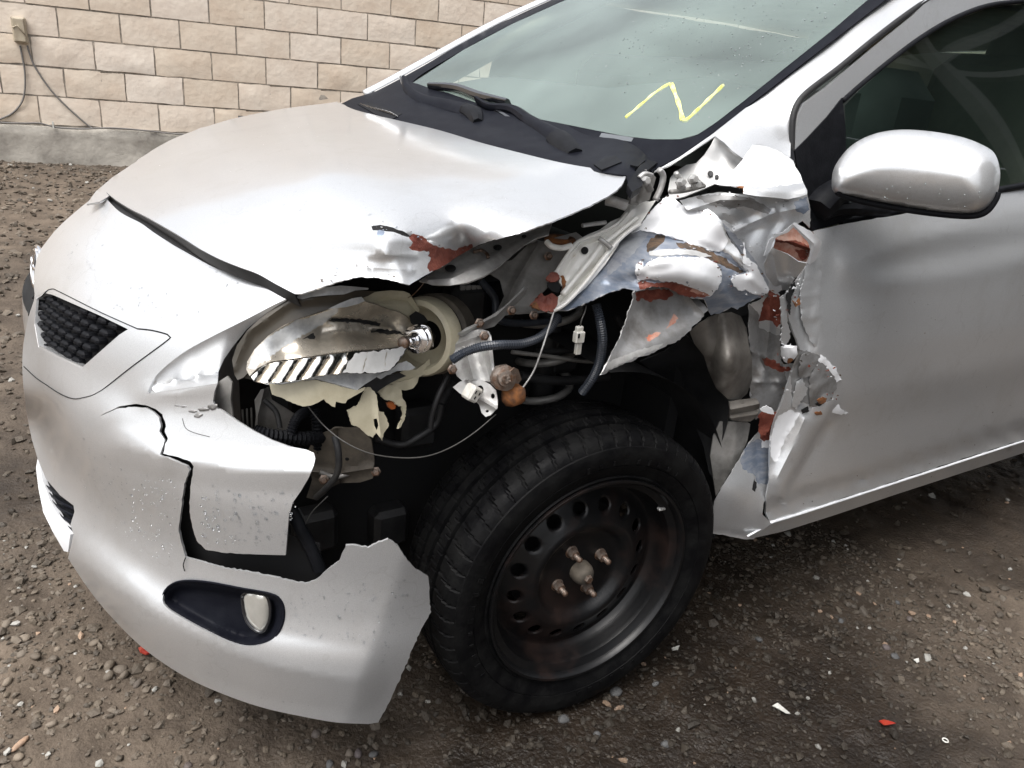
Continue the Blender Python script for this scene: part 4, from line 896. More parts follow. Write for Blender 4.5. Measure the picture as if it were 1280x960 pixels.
# ---- door and side -----------------------------------------------
def Fdoor(P):
    z = P[..., 2]; x = P[..., 0]
    g = np.interp(z, [.20, .30, .325, .335, .342, .375, .50, .60, .70, .78, .86, .92, .97, 1.02], [.03, .0, -.010, -.012, .010, -.014, -.020, -.034, -.036, -.030, -.018, -.006, .018, .05])
    g = g+.03*np.exp(-((x-.38)/.10)**2)*np.clip((z-.35)/.2, 0, 1)
    return g-P[..., 1]
doorD = IMP(Fdoor, .9, 5.5, 1500); 
def sm_door():
    xs = np.arange(880, 1640, 10.); ys = np.arange(140, 730, 10.); X, Y = [q.ravel() for q in np.meshgrid(xs, ys, indexing='ij')]; T = doorD(X, Y).reshape(len(xs), len(ys))
    Tp = np.pad(T, 1, mode='edge'); T = (Tp[1:-1, 1:-1]*4+Tp[2:, 1:-1]+Tp[:-2, 1:-1]+Tp[1:-1, 2:]+Tp[1:-1, :-2])/8
    return bicubic(xs, ys, T)
dD = sm_door()
door_o = [(1016, 289), (1060, 279), (1120, 269), (1245, 243), (1280, 236), (1500, 200), (1500, 478), (1280, 549), (1180, 581), (1080, 614), (1000, 640), (962, 652), (957, 641), (958, 620), (961, 600), (962, 575), (964, 545), (970, 520), (976, 508), (982, 490), (988, 470), (994, 455), (1000, 437), (996, 425), (990, 410), (985, 395), (986, 378), (994, 356), (1004, 338), (1012, 322), (1022, 302)]
door = panel('front_door', door_o, dD, [PAINT, 'white_paint', 'scuffed_gray'], car, step=9, th=.004, jag=.25, creases=[
    ([(1052, 320), (1062, 345), (1110, 352), (1200, 345), (1330, 315)], -.006, 16, 'g'), ([(1065, 330), (1120, 308), (1200, 285), (1330, 255)], -.005, 14, 'g'), ([(1100, 335), (1200, 315), (1330, 290)], .004, 16, 'g'),
    ([(975, 620), (1003, 560), (1020, 530), (1035, 505)], -.020, 11, 'g'), ([(970, 600), (990, 560), (1005, 525)], -.016, 8, 'g'), ([(985, 615), (1012, 568), (1032, 535)], .012, 7, 'g'), ([(1045, 520), (1000, 620)], .006, 26, 'g'),
    ([(1026, 300), (1016, 350), (1024, 410), (1023, 440), (1035, 480)], -.007, 18), ([(1003, 345), (1000, 400), (1010, 430)], .005, 12),
    ([(1075, 585), (1200, 545), (1400, 480)], .003, 20, 'g')],
    patches=[(1, [(964, 545), (972, 520), (988, 512), (1000, 516), (990, 535), (980, 552), (973, 575), (968, 577), (963, 570)]), (2, [(1000, 437), (1022, 443), (1040, 462), (1046, 480), (1040, 500), (1010, 505), (990, 500), (988, 470)])])
rock = panel('rocker_panel', [(962, 656), (1000, 644), (1080, 618), (1180, 585), (1280, 552.5), (1500, 481), (1500, 500), (1280, 566), (1200, 592), (1120, 618), (1040, 645), (980, 664), (940, 673), (935, 671)], dD, PAINT, car, step=7, th=.004)
v = sweep(catm(pts3([(963, 653), (1000, 642), (1080, 616), (1180, 583.5), (1280, 551), (1500, 480)], OFF(dD, -.002)), 4), .0035, .003, 8); link('sill_strip', v[0], v[1], 'white_paint', rock, None, True)
v = gridmesh(lambda u, v: (1.98+1.42*u, -.034*math.sin(math.pi*v)*1.0+.045*v*v, .27+.72*v), 14, 12); link('rear_body_side', v[0], v[1], PAINT, car, v[2])
# door window
winD = RB([(1020, 288, 1, .035), (1280, 236, 1, .035), (1500, 200, 1, .035), (1058, 125, 1, .085), (1160, 42, 1, .125), (1280, 4, 1, .15), (1500, -40, 1, .16), (998, 150, 1, .075), (1200, -20, 1, .16)], 1e-4)
glass_o = [(1056, 132), (1075, 112), (1110, 81), (1150, 50), (1190, 27), (1235, 10), (1285, 4), (1420, -12), (1500, -15), (1500, 188), (1285, 226), (1160, 252), (1062, 268), (1058, 200)]
sg = panel('side_window', glass_o, OFF(winD, .008), 'side_glass', door, step=14, th=0)
frame_o = [(1170, -10), (1140, 20), (1085, 65), (1035, 107), (1005, 129), (998, 143), (995, 165), (994, 187), (1010, 172), (1035, 146), (1053, 124), (1078, 102), (1112, 74), (1150, 46), (1190, 22), (1235, 5), (1285, -1), (1420, -18), (1420, -80), (1300, -75), (1240, -52)]
panel('window_frame', frame_o, OFF(winD, -.004), PAINT, door, step=8, th=.006)
rub = [(1053, 126), (1078, 104), (1112, 76), (1150, 47.5), (1190, 24), (1235, 7), (1285, .5), (1420, -16)]
v = sweep(catm(pts3(rub, OFF(winD, -.003)), 5), .006, .005, 8); link('window_rubber', v[0], v[1], 'black_plastic', door, None, True)
v = sweep(catm(pts3([(1250, -55), (1200, -27), (1158, 1), (1120, 28), (1083, 57), (1048, 86), (1010, 115), (997, 130), (991, 148), (990, 175), (991, 200), (998, 222)], OFF(winD, .004)), 5), .0055, .006, 8); link('door_seal', v[0], v[1], 'rubber', car, None, True)
v = sweep(catm(pts3([(1052, 279), (1120, 264), (1200, 248), (1285, 231), (1500, 194)], OFF(winD, -.004)), 5), .0065, .008, 8); link('belt_moulding', v[0], v[1], 'black_plastic', door, None, True)
panel('mirror_mount', [(1053, 122), (1057, 160), (1058, 200), (1062, 255), (1065, 274), (1040, 282), (1016, 288), (1012, 265), (1006, 240), (1000, 220), (996, 205), (994, 188), (1010, 172), (1035, 145)], OFF(winD, -.008), 'black_plastic', door, step=8, th=.006)
panel('seal_corner', [(977, 190), (988, 178), (992, 190), (994, 202), (988, 200)], OFF(pilD, .004), 'black_plastic', car, step=5, th=.004)
# mirror
mD = RB([(1045, 235, 1, -.02), (1240, 230, 1, -.19), (1150, 170, 1, -.075), (1150, 262, 1, -.11)], 1e-4)
m_o = smoothpts([(1040, 236), (1041, 215), (1049, 199), (1063, 183), (1083, 171), (1107, 164), (1135, 162), (1170, 165), (1205, 172), (1232, 183), (1244, 193), (1250, 212), (1249, 232), (1243, 250), (1230, 263), (1210, 268), (1170, 265), (1120, 257), (1070, 247), (1048, 242)], 5)
A_ = sheet(m_o, mD, step=6, th=0, bulge=(60, .058)); Bk = sheet(m_o, mD, step=6, th=0, bulge=(40, -.035))
mir = thing('tmp', U(1145, 215, 1, -.08), 'x', 'x'); 
bpy.data.objects.remove(mir)
mirror = link('wing_mirror', *merge([A_, (Bk[0], [f[::-1] for f in Bk[1]], Bk[2])])[:2], PAINT, door, None, True)
rim_o = [(1046, 240), (1070, 250), (1120, 260), (1170, 267), (1212, 270), (1232, 265), (1244, 250), (1247, 240)]
P = pts3(rim_o, OFF(mD, -.003)); v = sweep(catm(P, 5), .007, .0055, 8); link('mirror_rim', v[0], v[1], 'black_plastic', mirror, None, True)
arm('mirror_arm', [(1020, 262), (1030, 250), (1045, 240), (1062, 232)], [.030, .032, .028, .022], .024, winD, .02, 'black_plastic', mirror)
arm('mirror_stalk', [(1030, 268), (1048, 262), (1075, 262), (1110, 266)], [.010, .012, .010, .006], .012, winD, .03, 'black_plastic', mirror)
drops(18, [(1050, 225), (1120, 225), (1235, 240), (1225, 262), (1120, 252), (1052, 240)], lambda x, y: mD(x, y)-.055, .0008, .0016, 'dark_drop', mirror, 31)

# ---- fender -------------------------------------------------------
FM = [PAINT, 'bare_steel', 'blue_steel', 'rust_filler', 'pink_filler', 'scuffed_gray', 'white_paint', 'void_black', 'rust', 'grime_shade']
bandD = RB([(690, 388, 1, .10), (715, 372, 1, .10), (765, 310, 1, .13), (800, 282, 1, .12), (833, 245, 1, .125), (860, 258, 1, .09), (903, 278, 1, .045), (928, 320, 1, .02), (958, 366, 1, .02), (900, 390, 1, .015), (845, 368, 1, .0), (800, 360, 1, .01), (740, 378, 1, .06), (850, 330, 1, -.015), (880, 345, 1, -.02), (820, 330, 1, .0), (870, 290, 1, .055), (835, 275, 1, .085), (760, 345, 1, .08), (900, 310, 1, .045), (930, 345, 1, .01), (840, 305, 1, .035), (900, 335, 1, .01), (800, 305, 1, .075), (795, 340, 1, .025), (770, 355, 1, .055)], 1e-4)
band_o = [(690, 388), (702, 380), (715, 372), (728, 360), (740, 348), (753, 328), (765, 310), (775, 297), (788, 289), (800, 280), (815, 262), (825, 253), (833, 245), (843, 248), (852, 256), (862, 258), (880, 258), (892, 266), (903, 278), (908, 292), (914, 303), (928, 320), (945, 345), (962, 362), (958, 368), (935, 378), (922, 387), (914, 384), (900, 392), (893, 392), (889, 394), (885, 387), (880, 374), (862, 372), (848, 368), (836, 360), (815, 358), (796, 364), (780, 360), (760, 366), (735, 378), (710, 388)]
fender = panel('fender', band_o, bandD, FM, car, step=5, th=.0015, jag=.4, smooth=60, rough=.0010, rscale=16,
    creases=[([(775, 297), (830, 297), (865, 304), (900, 318), (933, 341)], .018, 8), ([(800, 312), (830, 308), (870, 310), (900, 322)], -.008, 8), ([(842, 247), (880, 285), (908, 300)], -.006, 14, 'g'),
             ([(795, 338), (808, 328), (860, 322), (895, 332)], -.008, 10), ([(800, 350), (850, 357), (885, 366)], .008, 8), ([(740, 348), (790, 335), (830, 325)], -.006, 12), ([(760, 355), (800, 348)], .006, 8),
             ([(870, 262), (900, 300)], .004, 12), ([(935, 345), (960, 366)], -.006, 6), ([(820, 262), (860, 290)], .004, 14, 'g'), ([(905, 350), (925, 380)], .006, 9)],
    patches=[(2, band_o[:3]+band_o[3:10]+[(806, 286), (842, 295), (880, 308), (912, 318), (940, 348), (962, 362)]+band_o[24:]),
             (9, [(812, 300), (822, 293), (833, 293), (830, 302), (818, 312), (810, 316), (808, 308)]), (9, [(845, 303), (870, 305), (905, 322), (930, 340), (924, 342), (900, 330), (868, 313), (850, 310)]),  # brown stain, then a dark strip coloured as shade in the fold
             (1, [(800, 283), (812, 290), (806, 300), (790, 318), (770, 338), (755, 348), (765, 318), (776, 298)]),
             (6, [(833, 245), (843, 248), (852, 256), (862, 258), (880, 259), (885, 265), (890, 272), (901, 280), (906, 293), (910, 301), (904, 312), (898, 315), (888, 313), (872, 307), (850, 300), (835, 295), (815, 290), (805, 288), (801, 282), (815, 263)]),
             (5, [(811, 315), (825, 312), (845, 311), (870, 313), (872, 318), (845, 318), (826, 321), (812, 319)]),  # grey patch standing in for the highlight on the fold
             (6, [(795, 330), (803, 326), (804, 334), (810, 328), (822, 322), (850, 321), (880, 322), (893, 328), (901, 337), (902, 350), (897, 362), (887, 371), (870, 366), (850, 358), (835, 352), (810, 349), (797, 353), (794, 341)]),
             (6, [(930, 302), (933, 322), (945, 330), (953, 345), (962, 362), (956, 369), (940, 367), (932, 362), (927, 364), (917, 358), (914, 350), (918, 345), (930, 342), (936, 338), (929, 329)]),
             (3, [(797, 354), (803, 350), (812, 353), (836, 353), (850, 350), (856, 357), (870, 361), (884, 366), (884, 371), (862, 372), (848, 368), (836, 360), (815, 358), (800, 362)]),
             (4, [(866, 358), (880, 357), (884, 366), (888, 370), (872, 368), (862, 364)])])
# the silver paint film that still clings to the bent panel, and chips along its edges
BCR = [([(775, 297), (830, 297), (865, 304), (900, 318), (933, 341)], .018, 8), ([(800, 312), (830, 308), (870, 310), (900, 322)], -.008, 8), ([(842, 247), (880, 285), (908, 300)], -.006, 14, 'g'),
             ([(795, 338), (808, 328), (860, 322), (895, 332)], -.008, 10), ([(800, 350), (850, 357), (885, 366)], .008, 8), ([(740, 348), (790, 335), (830, 325)], -.006, 12), ([(760, 355), (800, 348)], .006, 8),
             ([(870, 262), (900, 300)], .004, 12), ([(935, 345), (960, 366)], -.006, 6), ([(820, 262), (860, 290)], .004, 14, 'g'), ([(905, 350), (925, 380)], .006, 9)]
def bandC(x, y):
    x = np.asarray(x, float); y = np.asarray(y, float); t = bandD(x, y)
    for c in BCR:
        d = pdist(c[0], x, y); t = t+c[1]*(np.exp(-(d/c[2])**2) if len(c) > 3 else np.maximum(0, 1-d/c[2]))
    return t
films = [[(833, 245), (843, 248), (852, 256), (862, 258), (880, 259), (885, 265), (890, 272), (901, 280), (906, 293), (910, 301), (904, 312), (898, 315), (888, 313), (872, 307), (850, 300), (835, 295), (815, 290), (800, 287), (790, 292), (785, 289), (801, 281), (815, 263)],
         [(794, 343), (796, 333), (803, 326), (804, 334), (810, 328), (822, 322), (850, 321), (880, 322), (893, 328), (901, 337), (902, 350), (897, 362), (888, 369), (875, 364), (862, 359), (850, 355), (835, 351), (820, 347), (806, 349), (798, 351)],
         [(930, 302), (933, 322), (945, 330), (953, 345), (961, 361), (956, 368), (940, 367), (932, 362), (927, 364), (917, 358), (914, 350), (918, 345), (930, 342), (936, 338), (929, 329)]]
for pl in films:
    panel('paint_film', pl, OFF(bandC, -.0032), 'white_paint', fender, step=4, th=.0012, jag=.55, smooth=60)
panel('ridge_highlight', [(811, 315), (825, 312), (845, 311), (870, 313), (890, 320), (880, 322), (860, 318), (845, 318), (826, 320), (812, 319)], OFF(bandC, -.003), 'satin_silver', fender, step=4, th=.001, jag=.4)  # lighter sheet puts the fold's highlight into the colour
# curled hanging flap
flapD = RB([(793, 365, 1, .02), (885, 372, 1, .01), (749, 470, 1, -.035), (800, 448, 1, -.02), (868, 408, 1, -.005), (830, 400, 1, .01), (775, 420, 1, .0)], 1e-4)
panel('torn_fender_flap', [(793, 363), (790, 380), (783, 400), (776, 418), (765, 440), (757, 455), (749, 469), (755, 468), (768, 460), (785, 453), (805, 445), (820, 439), (838, 430), (850, 425), (858, 417), (864, 413), (868, 406), (876, 400), (880, 392), (886, 387), (880, 380), (870, 370), (850, 366), (835, 360), (815, 358)], flapD, ['scuffed_gray', 'rust_filler', 'galvanised', 'pink_filler'], fender, step=5, th=.0018, jag=.7, smooth=40, rough=.002, rscale=18,
    creases=[([(793, 365), (776, 420), (752, 468)], -.008, 9), ([(768, 455), (820, 430), (862, 408)], -.009, 12, 'g'), ([(800, 380), (860, 385)], .006, 16, 'g'), ([(862, 372), (880, 392)], -.008, 7)],
    patches=[(1, [(794, 366), (806, 363), (836, 361), (842, 368), (834, 375), (822, 374), (812, 378), (804, 373), (797, 377)]), (2, [(760, 452), (775, 446), (800, 437), (832, 428), (820, 437), (785, 451), (757, 464)]), (3, [(842, 392), (848, 398), (842, 405), (832, 412), (838, 400)]), (3, [(806, 422), (820, 415), (826, 416), (812, 427)])])
# white upper remnant against the pillar
upD = RB([(940, 182, 1, .05), (893, 230, 1, .055), (1008, 243, 1, -.02), (930, 246, 1, .0), (993, 202, 1, .02), (960, 215, 1, .02), (985, 249, 1, -.03)], 1e-4)
panel('fender_remnant', [(940, 181), (950, 180), (962, 184), (975, 189), (985, 195), (992, 201), (994, 208), (1000, 217), (1004, 228), (1009, 238), (1009, 243), (1000, 246), (985, 249), (968, 247), (945, 245), (929, 242), (929, 235), (915, 232), (900, 231), (893, 229), (905, 222), (918, 212), (928, 200), (935, 189)], upD, [PAINT, 'rust', 'blue_steel', 'white_paint'], fender, step=6, th=.0025, creases=[([(928, 237), (960, 236), (1005, 236)], -.010, 12), ([(935, 190), (960, 235)], -.004, 20, 'g'), ([(975, 192), (1000, 236)], .004, 16, 'g')],
    patches=[(3, [(940, 181), (962, 184), (985, 195), (1000, 217), (1004, 228), (960, 234), (915, 230), (900, 229), (918, 212), (935, 189)]), (1, [(919, 233), (930, 233), (929, 242), (921, 240)]), (2, [(901, 231), (919, 233), (920, 240), (902, 238)])])
# crumpled grey mass behind the wheel arch
crD = RB([(862, 258, 1, .075), (900, 243, 1, .07), (960, 247, 1, .03), (1008, 250, 1, .01), (903, 278, 1, .055), (945, 335, 1, .03), (975, 365, 1, .02), (940, 280, 1, .045), (960, 310, 1, .02), (1000, 270, 1, .01), (920, 255, 1, .05)], 1e-4)
panel('crushed_fender_rear', [(850, 250), (862, 247), (880, 243), (900, 240), (928, 243), (945, 246), (968, 248), (985, 249), (1009, 243), (1013, 262), (1012, 285), (1003, 276), (992, 283), (980, 291), (970, 296), (967, 308), (963, 325), (975, 345), (978, 362), (970, 368), (962, 362), (945, 345), (928, 320), (913, 300), (903, 278), (892, 266), (880, 262), (860, 264)], crD, FM, fender, step=5, th=.0015, jag=.3, smooth=35, rough=.0006, rscale=14,
    creases=[([(862, 262), (900, 250), (940, 250), (963, 268)], -.006, 8), ([(963, 268), (940, 278), (918, 288)], -.008, 9), ([(905, 275), (925, 288)], .005, 9), ([(903, 282), (960, 360)], -.006, 8), ([(960, 268), (1000, 260)], -.006, 9), ([(975, 270), (955, 310), (968, 350)], .004, 12), ([(880, 255), (930, 262)], .004, 7)],
    patches=[(1, [(903, 278), (913, 288), (918, 292), (940, 320), (960, 350), (962, 362), (945, 345), (928, 320), (913, 300)]), (5, [(870, 246), (900, 242), (940, 248), (964, 262), (960, 268), (930, 258), (912, 262), (905, 258), (900, 254), (880, 253)]), (6, [(917, 283), (925, 280), (935, 279), (930, 284), (921, 289), (916, 289)]), (2, [(992, 252), (1009, 246), (1012, 262), (1004, 268), (994, 262)])])
panel('torn_opening', [(966, 298), (985, 285), (992, 281), (1010, 300), (1014, 310), (1008, 330), (990, 325), (966, 310)], RB([(966, 298, 1, .05), (1014, 310, 1, .035), (990, 325, 1, .045), (992, 281, 1, .05)]), ['pink_filler', 'rust_filler', 'void_black'], fender, step=4, th=.002, rough=.003, rscale=30,
    creases=[([(968, 300), (990, 302), (1012, 310)], -.010, 6)], patches=[(1, [(968, 298), (980, 302), (995, 300), (1006, 305), (1013, 309), (1011, 315), (1000, 310), (985, 304), (970, 303)]), (1, [(993, 312), (1011, 312), (1009, 322), (1003, 328), (998, 320)])])
frD = RB([(966, 298, 1, .01), (992, 281, 1, .0), (1024, 300, 1, -.01), (1012, 330, 1, .01), (955, 310, 1, .015)], 1e-4)
panel('folded_metal_strip', [(969, 296), (966, 293), (980, 290), (989, 282), (993, 278), (1005, 284), (1015, 290), (1027, 302), (1024, 315), (1016, 332), (1009, 331), (1013, 312), (1010, 303), (1000, 292), (992, 284), (984, 291), (975, 294), (970, 297), (966, 303), (962, 315), (955, 320), (958, 310), (962, 300)], frD, 'white_paint', fender, step=4, th=.002, jag=.3, creases=[([(992, 281), (1018, 305), (1012, 330)], -.006, 5)])
panel('folded_metal_flap', [(965, 309), (975, 314), (985, 318), (998, 327), (1008, 329), (1003, 338), (992, 350), (985, 362), (977, 363), (968, 358), (958, 345), (955, 330), (960, 318)], RB([(965, 309, 1, -.01), (1008, 329, 1, -.02), (983, 362, 1, .02), (957, 335, 1, .01)]), [PAINT], fender, step=4, th=.002, creases=[([(966, 316), (972, 350)], -.008, 8), ([(985, 320), (985, 358)], .004, 12)])
# strips between arch and door
stD = RB([(945, 368, 1, .055), (975, 366, 1, .02), (937, 470, 1, .06), (975, 470, 1, .035), (950, 540, 1, .04), (985, 395, 1, .02)], 1e-4)
panel('crushed_pillar_skin', [(936, 380), (948, 376), (958, 366), (966, 361), (975, 369), (976, 385), (977, 400), (975, 420), (976, 445), (980, 456), (992, 455), (994, 470), (986, 485), (980, 500), (976, 512), (968, 520), (960, 522), (952, 518), (945, 525), (938, 500), (937, 470), (940, 450), (936, 425)], stD, FM, fender, step=4, th=.002, jag=.5, smooth=50, rough=.002, rscale=22,
    creases=[([(962, 370), (962, 410), (955, 470)], -.012, 9), ([(945, 400), (950, 450), (965, 480)], .010, 8), ([(958, 372), (970, 400)], .006, 6), ([(945, 478), (975, 478)], -.006, 6), ([(940, 440), (975, 455)], -.005, 6)],
    patches=[(5, [(936, 380), (948, 392), (949, 410), (976, 420), (976, 445), (985, 480), (968, 520), (945, 525), (938, 500), (937, 470), (936, 425)]), (3, [(958, 372), (962, 362), (976, 370), (976, 405), (971, 411), (966, 402), (957, 400), (948, 402), (952, 388), (955, 376)]), (3, [(952, 447), (970, 451), (975, 457), (986, 458), (990, 463), (975, 465), (955, 455)])])
panel('curled_white_scrap', [(976, 433), (982, 431), (996, 433), (997, 443), (993, 449), (986, 455), (980, 452), (976, 444)], RB([(976, 433, 1, .0), (997, 440, 1, -.03), (985, 455, 1, -.01)]), ['white_paint', 'rust'], fender, step=4, th=.0015, bulge=(8, .006), patches=[(1, [(985, 448), (992, 449), (988, 456), (984, 455)])])
edD = OFF(dD, -.010)
for pl, mt in [([(975, 372), (983, 366), (993, 352), (998, 350), (990, 368), (986, 380), (984, 398), (988, 420), (983, 432), (977, 430), (977, 400)], PAINT), ([(1001, 448), (1008, 438), (1022, 446), (1020, 456), (1012, 470), (1005, 472), (998, 470)], 'scuffed_gray'), ([(1012, 470), (1024, 452), (1030, 450), (1046, 470), (1046, 486), (1030, 500), (1022, 510), (1012, 508)], 'scuffed_gray'),
               ([(1022, 498), (1040, 500), (1056, 515), (1062, 517), (1052, 519), (1030, 514), (1015, 512)], 'white_paint'), ([(995, 478), (1003, 472), (1010, 486), (1003, 500), (995, 512), (990, 505)], PAINT), ([(1010, 322), (1018, 312), (1026, 316), (1027, 345), (1025, 385), (1030, 415), (1022, 440), (1012, 425), (1002, 400), (1000, 370)], PAINT), ([(1020, 440), (1030, 446), (1044, 458), (1052, 475), (1046, 478), (1036, 462), (1022, 450)], 'white_paint')]:
    panel('torn_metal_flake', pl, OFF(dD, -random.uniform(.004, .010)), mt, fender, step=4, th=.0015, jag=.7, rough=.003, rscale=40, bulge=(6, .0012))
for pl in [[(983, 368), (993, 352), (995, 358), (989, 372), (988, 380), (984, 376)], [(1019, 505), (1030, 497), (1032, 503), (1024, 508)], [(1002, 512), (1010, 508), (1012, 514), (1003, 518)], [(985, 372), (989, 376), (988, 394), (985, 388)]]:
    panel('dark_tear', pl, OFF(dD, -.012), 'void_black', fender, step=3, th=.001, jag=.4)
for pl in [[(1021, 500), (1028, 496), (1034, 498), (1030, 504), (1024, 505)], [(1018, 516), (1026, 514), (1028, 518), (1020, 519)], [(990, 375), (996, 378), (999, 372), (1001, 380), (995, 384)]]:
    panel('rust_scab', pl, OFF(dD, -.017), 'rust', fender, step=3, th=.001, jag=.5)
# lower rear corner of the fender
loD = RB([(963, 540, 1, .02), (940, 560, 1, .035), (891, 640, 1, .025), (940, 672, 1, .01), (963, 655, 1, -.008), (920, 610, 1, .005), (960, 600, 1, .01)], 1e-4)
panel('fender_lower_end', [(948, 540), (957, 545), (965, 535), (968, 545), (966, 570), (965, 595), (961, 615), (954, 632), (953, 643), (960, 650), (964, 655), (952, 664), (942, 674), (930, 674), (910, 670), (891, 667), (891, 640), (893, 627), (903, 608), (915, 590), (922, 578), (926, 572), (935, 556)], loD, FM, fender, step=5, th=.002, jag=.3, smooth=40, creases=[([(891, 664), (920, 668), (942, 671)], .004, 5), ([(925, 575), (945, 600), (955, 640)], -.006, 12), ([(944, 545), (950, 600)], .006, 8)],
    patches=[(2, [(934, 556), (948, 548), (958, 555), (966, 560), (965, 595), (958, 606), (948, 605), (943, 594), (928, 586), (925, 576)]), (7, [(943, 598), (946, 603), (944, 615), (940, 612)]), (6, [(952, 548), (960, 540), (966, 540), (966, 562), (958, 560), (952, 560)]), (3, [(949, 535), (958, 538), (965, 520), (968, 545), (955, 552), (950, 548)])])
panel('fender_gap', [(953, 640), (960, 615), (965, 590), (966, 560), (972, 560), (966, 600), (961, 640), (962, 652)], OFF(dD, .03), 'void_black', fender, step=5, th=.001)
panel('rust_filler_scrap', [(948, 519), (956, 512), (963, 516), (972, 514), (966, 528), (960, 540), (952, 547), (948, 538), (949, 528)], RB([(950, 518, 1, .02), (972, 514, 1, .0), (952, 547, 1, .02)]), 'rust_filler', fender, step=3, th=.002, jag=.6, rough=.003, rscale=40)
panel('white_scrap', [(950, 512), (958, 507), (966, 512), (968, 518), (960, 517), (954, 515)], RB([(950, 518, 1, .01), (972, 514, 1, -.01), (952, 547, 1, .01)]), 'white_paint', fender, step=3, th=.002, jag=.4)

# ---- inner apron rail (pale primer channel with a hole) -----------
apD = RB([(690, 388, 1, .09), (668, 386, 1, .10), (690, 345, 1, .12), (722, 300, 1, .14), (760, 280, 1, .15), (800, 255, 1, .15), (800, 282, 1, .11), (765, 312, 1, .11), (740, 348, 1, .095)], 1e-4)
rail = panel('inner_fender_rail', [(689, 343), (697, 334), (705, 322), (715, 308), (722, 300), (735, 293), (750, 287), (763, 277), (775, 272), (783, 262), (785, 255), (800, 250), (812, 252), (820, 250), (808, 268), (797, 284), (783, 290), (776, 298), (770, 310), (757, 330), (745, 345), (732, 360), (720, 370), (703, 382), (690, 392), (684, 390), (694, 378), (701, 368), (703, 358), (699, 352), (700, 345)], apD, ['apron_primer', 'rust'], car, step=4, th=.002,
    creases=[([(694, 343), (712, 318), (727, 303), (750, 295), (772, 283), (790, 262)], -.010, 5), ([(700, 350), (716, 322), (730, 307), (755, 298)], .005, 4), ([(706, 366), (722, 345), (740, 325), (757, 302)], -.010, 6), ([(700, 378), (728, 350), (755, 322), (768, 305)], .010, 5), ([(712, 374), (745, 340), (768, 308)], -.008, 5)],
    patches=[(1, [(700, 345), (703, 358), (701, 368), (706, 366), (708, 352), (704, 344)])])
for pl, rr_ in [([(690, 389), (706, 380), (728, 357), (752, 326), (768, 306), (782, 292), (800, 279)], .0045), ([(703, 368), (720, 347), (738, 325), (752, 306), (762, 299), (776, 288), (796, 272)], .005), ([(693, 344), (703, 328), (714, 312), (724, 301), (750, 291), (772, 279), (784, 266)], .0035)]:
    v = sweep(catm(pts3(pl, OFF(apD, -.006)), 5), rr_, rr_*.8, 8); link('rail_rib', v[0], v[1], 'apron_primer', rail, None, True)
a = np.linspace(0, 2*math.pi, 20)[:-1]; v = sheet(np.stack([731+4.6*np.cos(a), 313+4.6*np.sin(a)], 1), OFF(apD, -.004), step=2, th=.001); link('rail_hole', v[0], v[1], 'void_black', rail, None)
v = sweep(catm(pts3([(749, 298), (757, 304), (764, 310)], OFF(apD, -.018)), 4), .004, .004, 6); link('weld_tab', v[0], v[1], 'galvanised', rail, None, True)
panel('rusty_rail_end', [(662, 382), (668, 376), (676, 366), (680, 370), (690, 366), (698, 372), (697, 380), (690, 390), (680, 389), (670, 386)], OFF(apD, -.012), ['rust_filler', 'rust'], rail, step=3, th=.003, jag=.7, rough=.006, rscale=60, patches=[(1, [(662, 382), (670, 376), (676, 388), (668, 388)])])
panel('rusty_rail_end', [(683, 346), (690, 340), (697, 341), (700, 348), (694, 352), (688, 352), (684, 350)], OFF(apD, -.010), 'rust_filler', rail, step=3, th=.003, jag=.6, rough=.005, rscale=60)
panel('torn_hole', [(684, 353), (696, 350), (701, 358), (698, 366), (690, 364), (684, 358)], OFF(apD, -.006), 'void_black', rail, step=3, th=.001)

# hinge area beside the windshield
hiD = RB([(895, 172, 1, .13), (928, 200, 1, .085), (890, 230, 1, .09), (832, 240, 1, .13), (850, 205, 1, .17), (870, 245, 1, .09)], 1e-4)
hs_ = panel('cowl_side_panel', [(894, 170), (905, 178), (916, 190), (929, 200), (920, 212), (905, 222), (893, 230), (875, 238), (855, 246), (838, 250), (835, 238), (838, 222), (845, 214), (858, 206), (870, 204), (880, 194), (888, 182)], hiD, 'satin_silver', car, step=5, th=.002, creases=[([(898, 172), (928, 200)], -.005, 5), ([(845, 214), (870, 222), (888, 205)], .006, 12, 'g')])
for q in [(888, 217, 3.6), (896, 221, 2.6)]:
    a = np.linspace(0, 2*math.pi, 14)[:-1]; v = sheet(np.stack([q[0]+q[2]*np.cos(a), q[1]+q[2]*np.sin(a)], 1), OFF(hiD, -.003), step=2, th=.001); link('bolt_hole', v[0], v[1], 'dark_inner', hs_, None)
hinge = panel('hood_hinge', [(800, 222), (803, 217), (815, 216), (820, 222), (816, 236), (812, 250), (800, 254), (788, 255), (790, 243)], RB([(800, 220, 1, .12), (818, 222, 1, .12), (790, 254, 1, .12)]), 'grey_inner', car, step=4, th=.008, creases=[([(806, 220), (796, 252)], .008, 5)])
for pl, r_, mt in [([(824, 212), (829, 220), (826, 235), (819, 250)], .006, 'galvanised'), ([(845, 216), (850, 225), (849, 236), (855, 233)], .005, 'galvanised'), ([(799, 222), (806, 217), (815, 219)], .0045, 'galvanised'), ([(806, 224), (810, 232), (813, 238)], .007, 'grey_inner'), ([(863, 222), (872, 226), (878, 231)], .004, 'galvanised'), ([(838, 240), (856, 238), (880, 232)], .005, 'grey_inner')]:
    v = sweep(catm(pts3(pl, XYZ(1, .09)), 5), r_, r_*.8, 8); link('hinge_arm', v[0], v[1], mt, hinge, None, True)
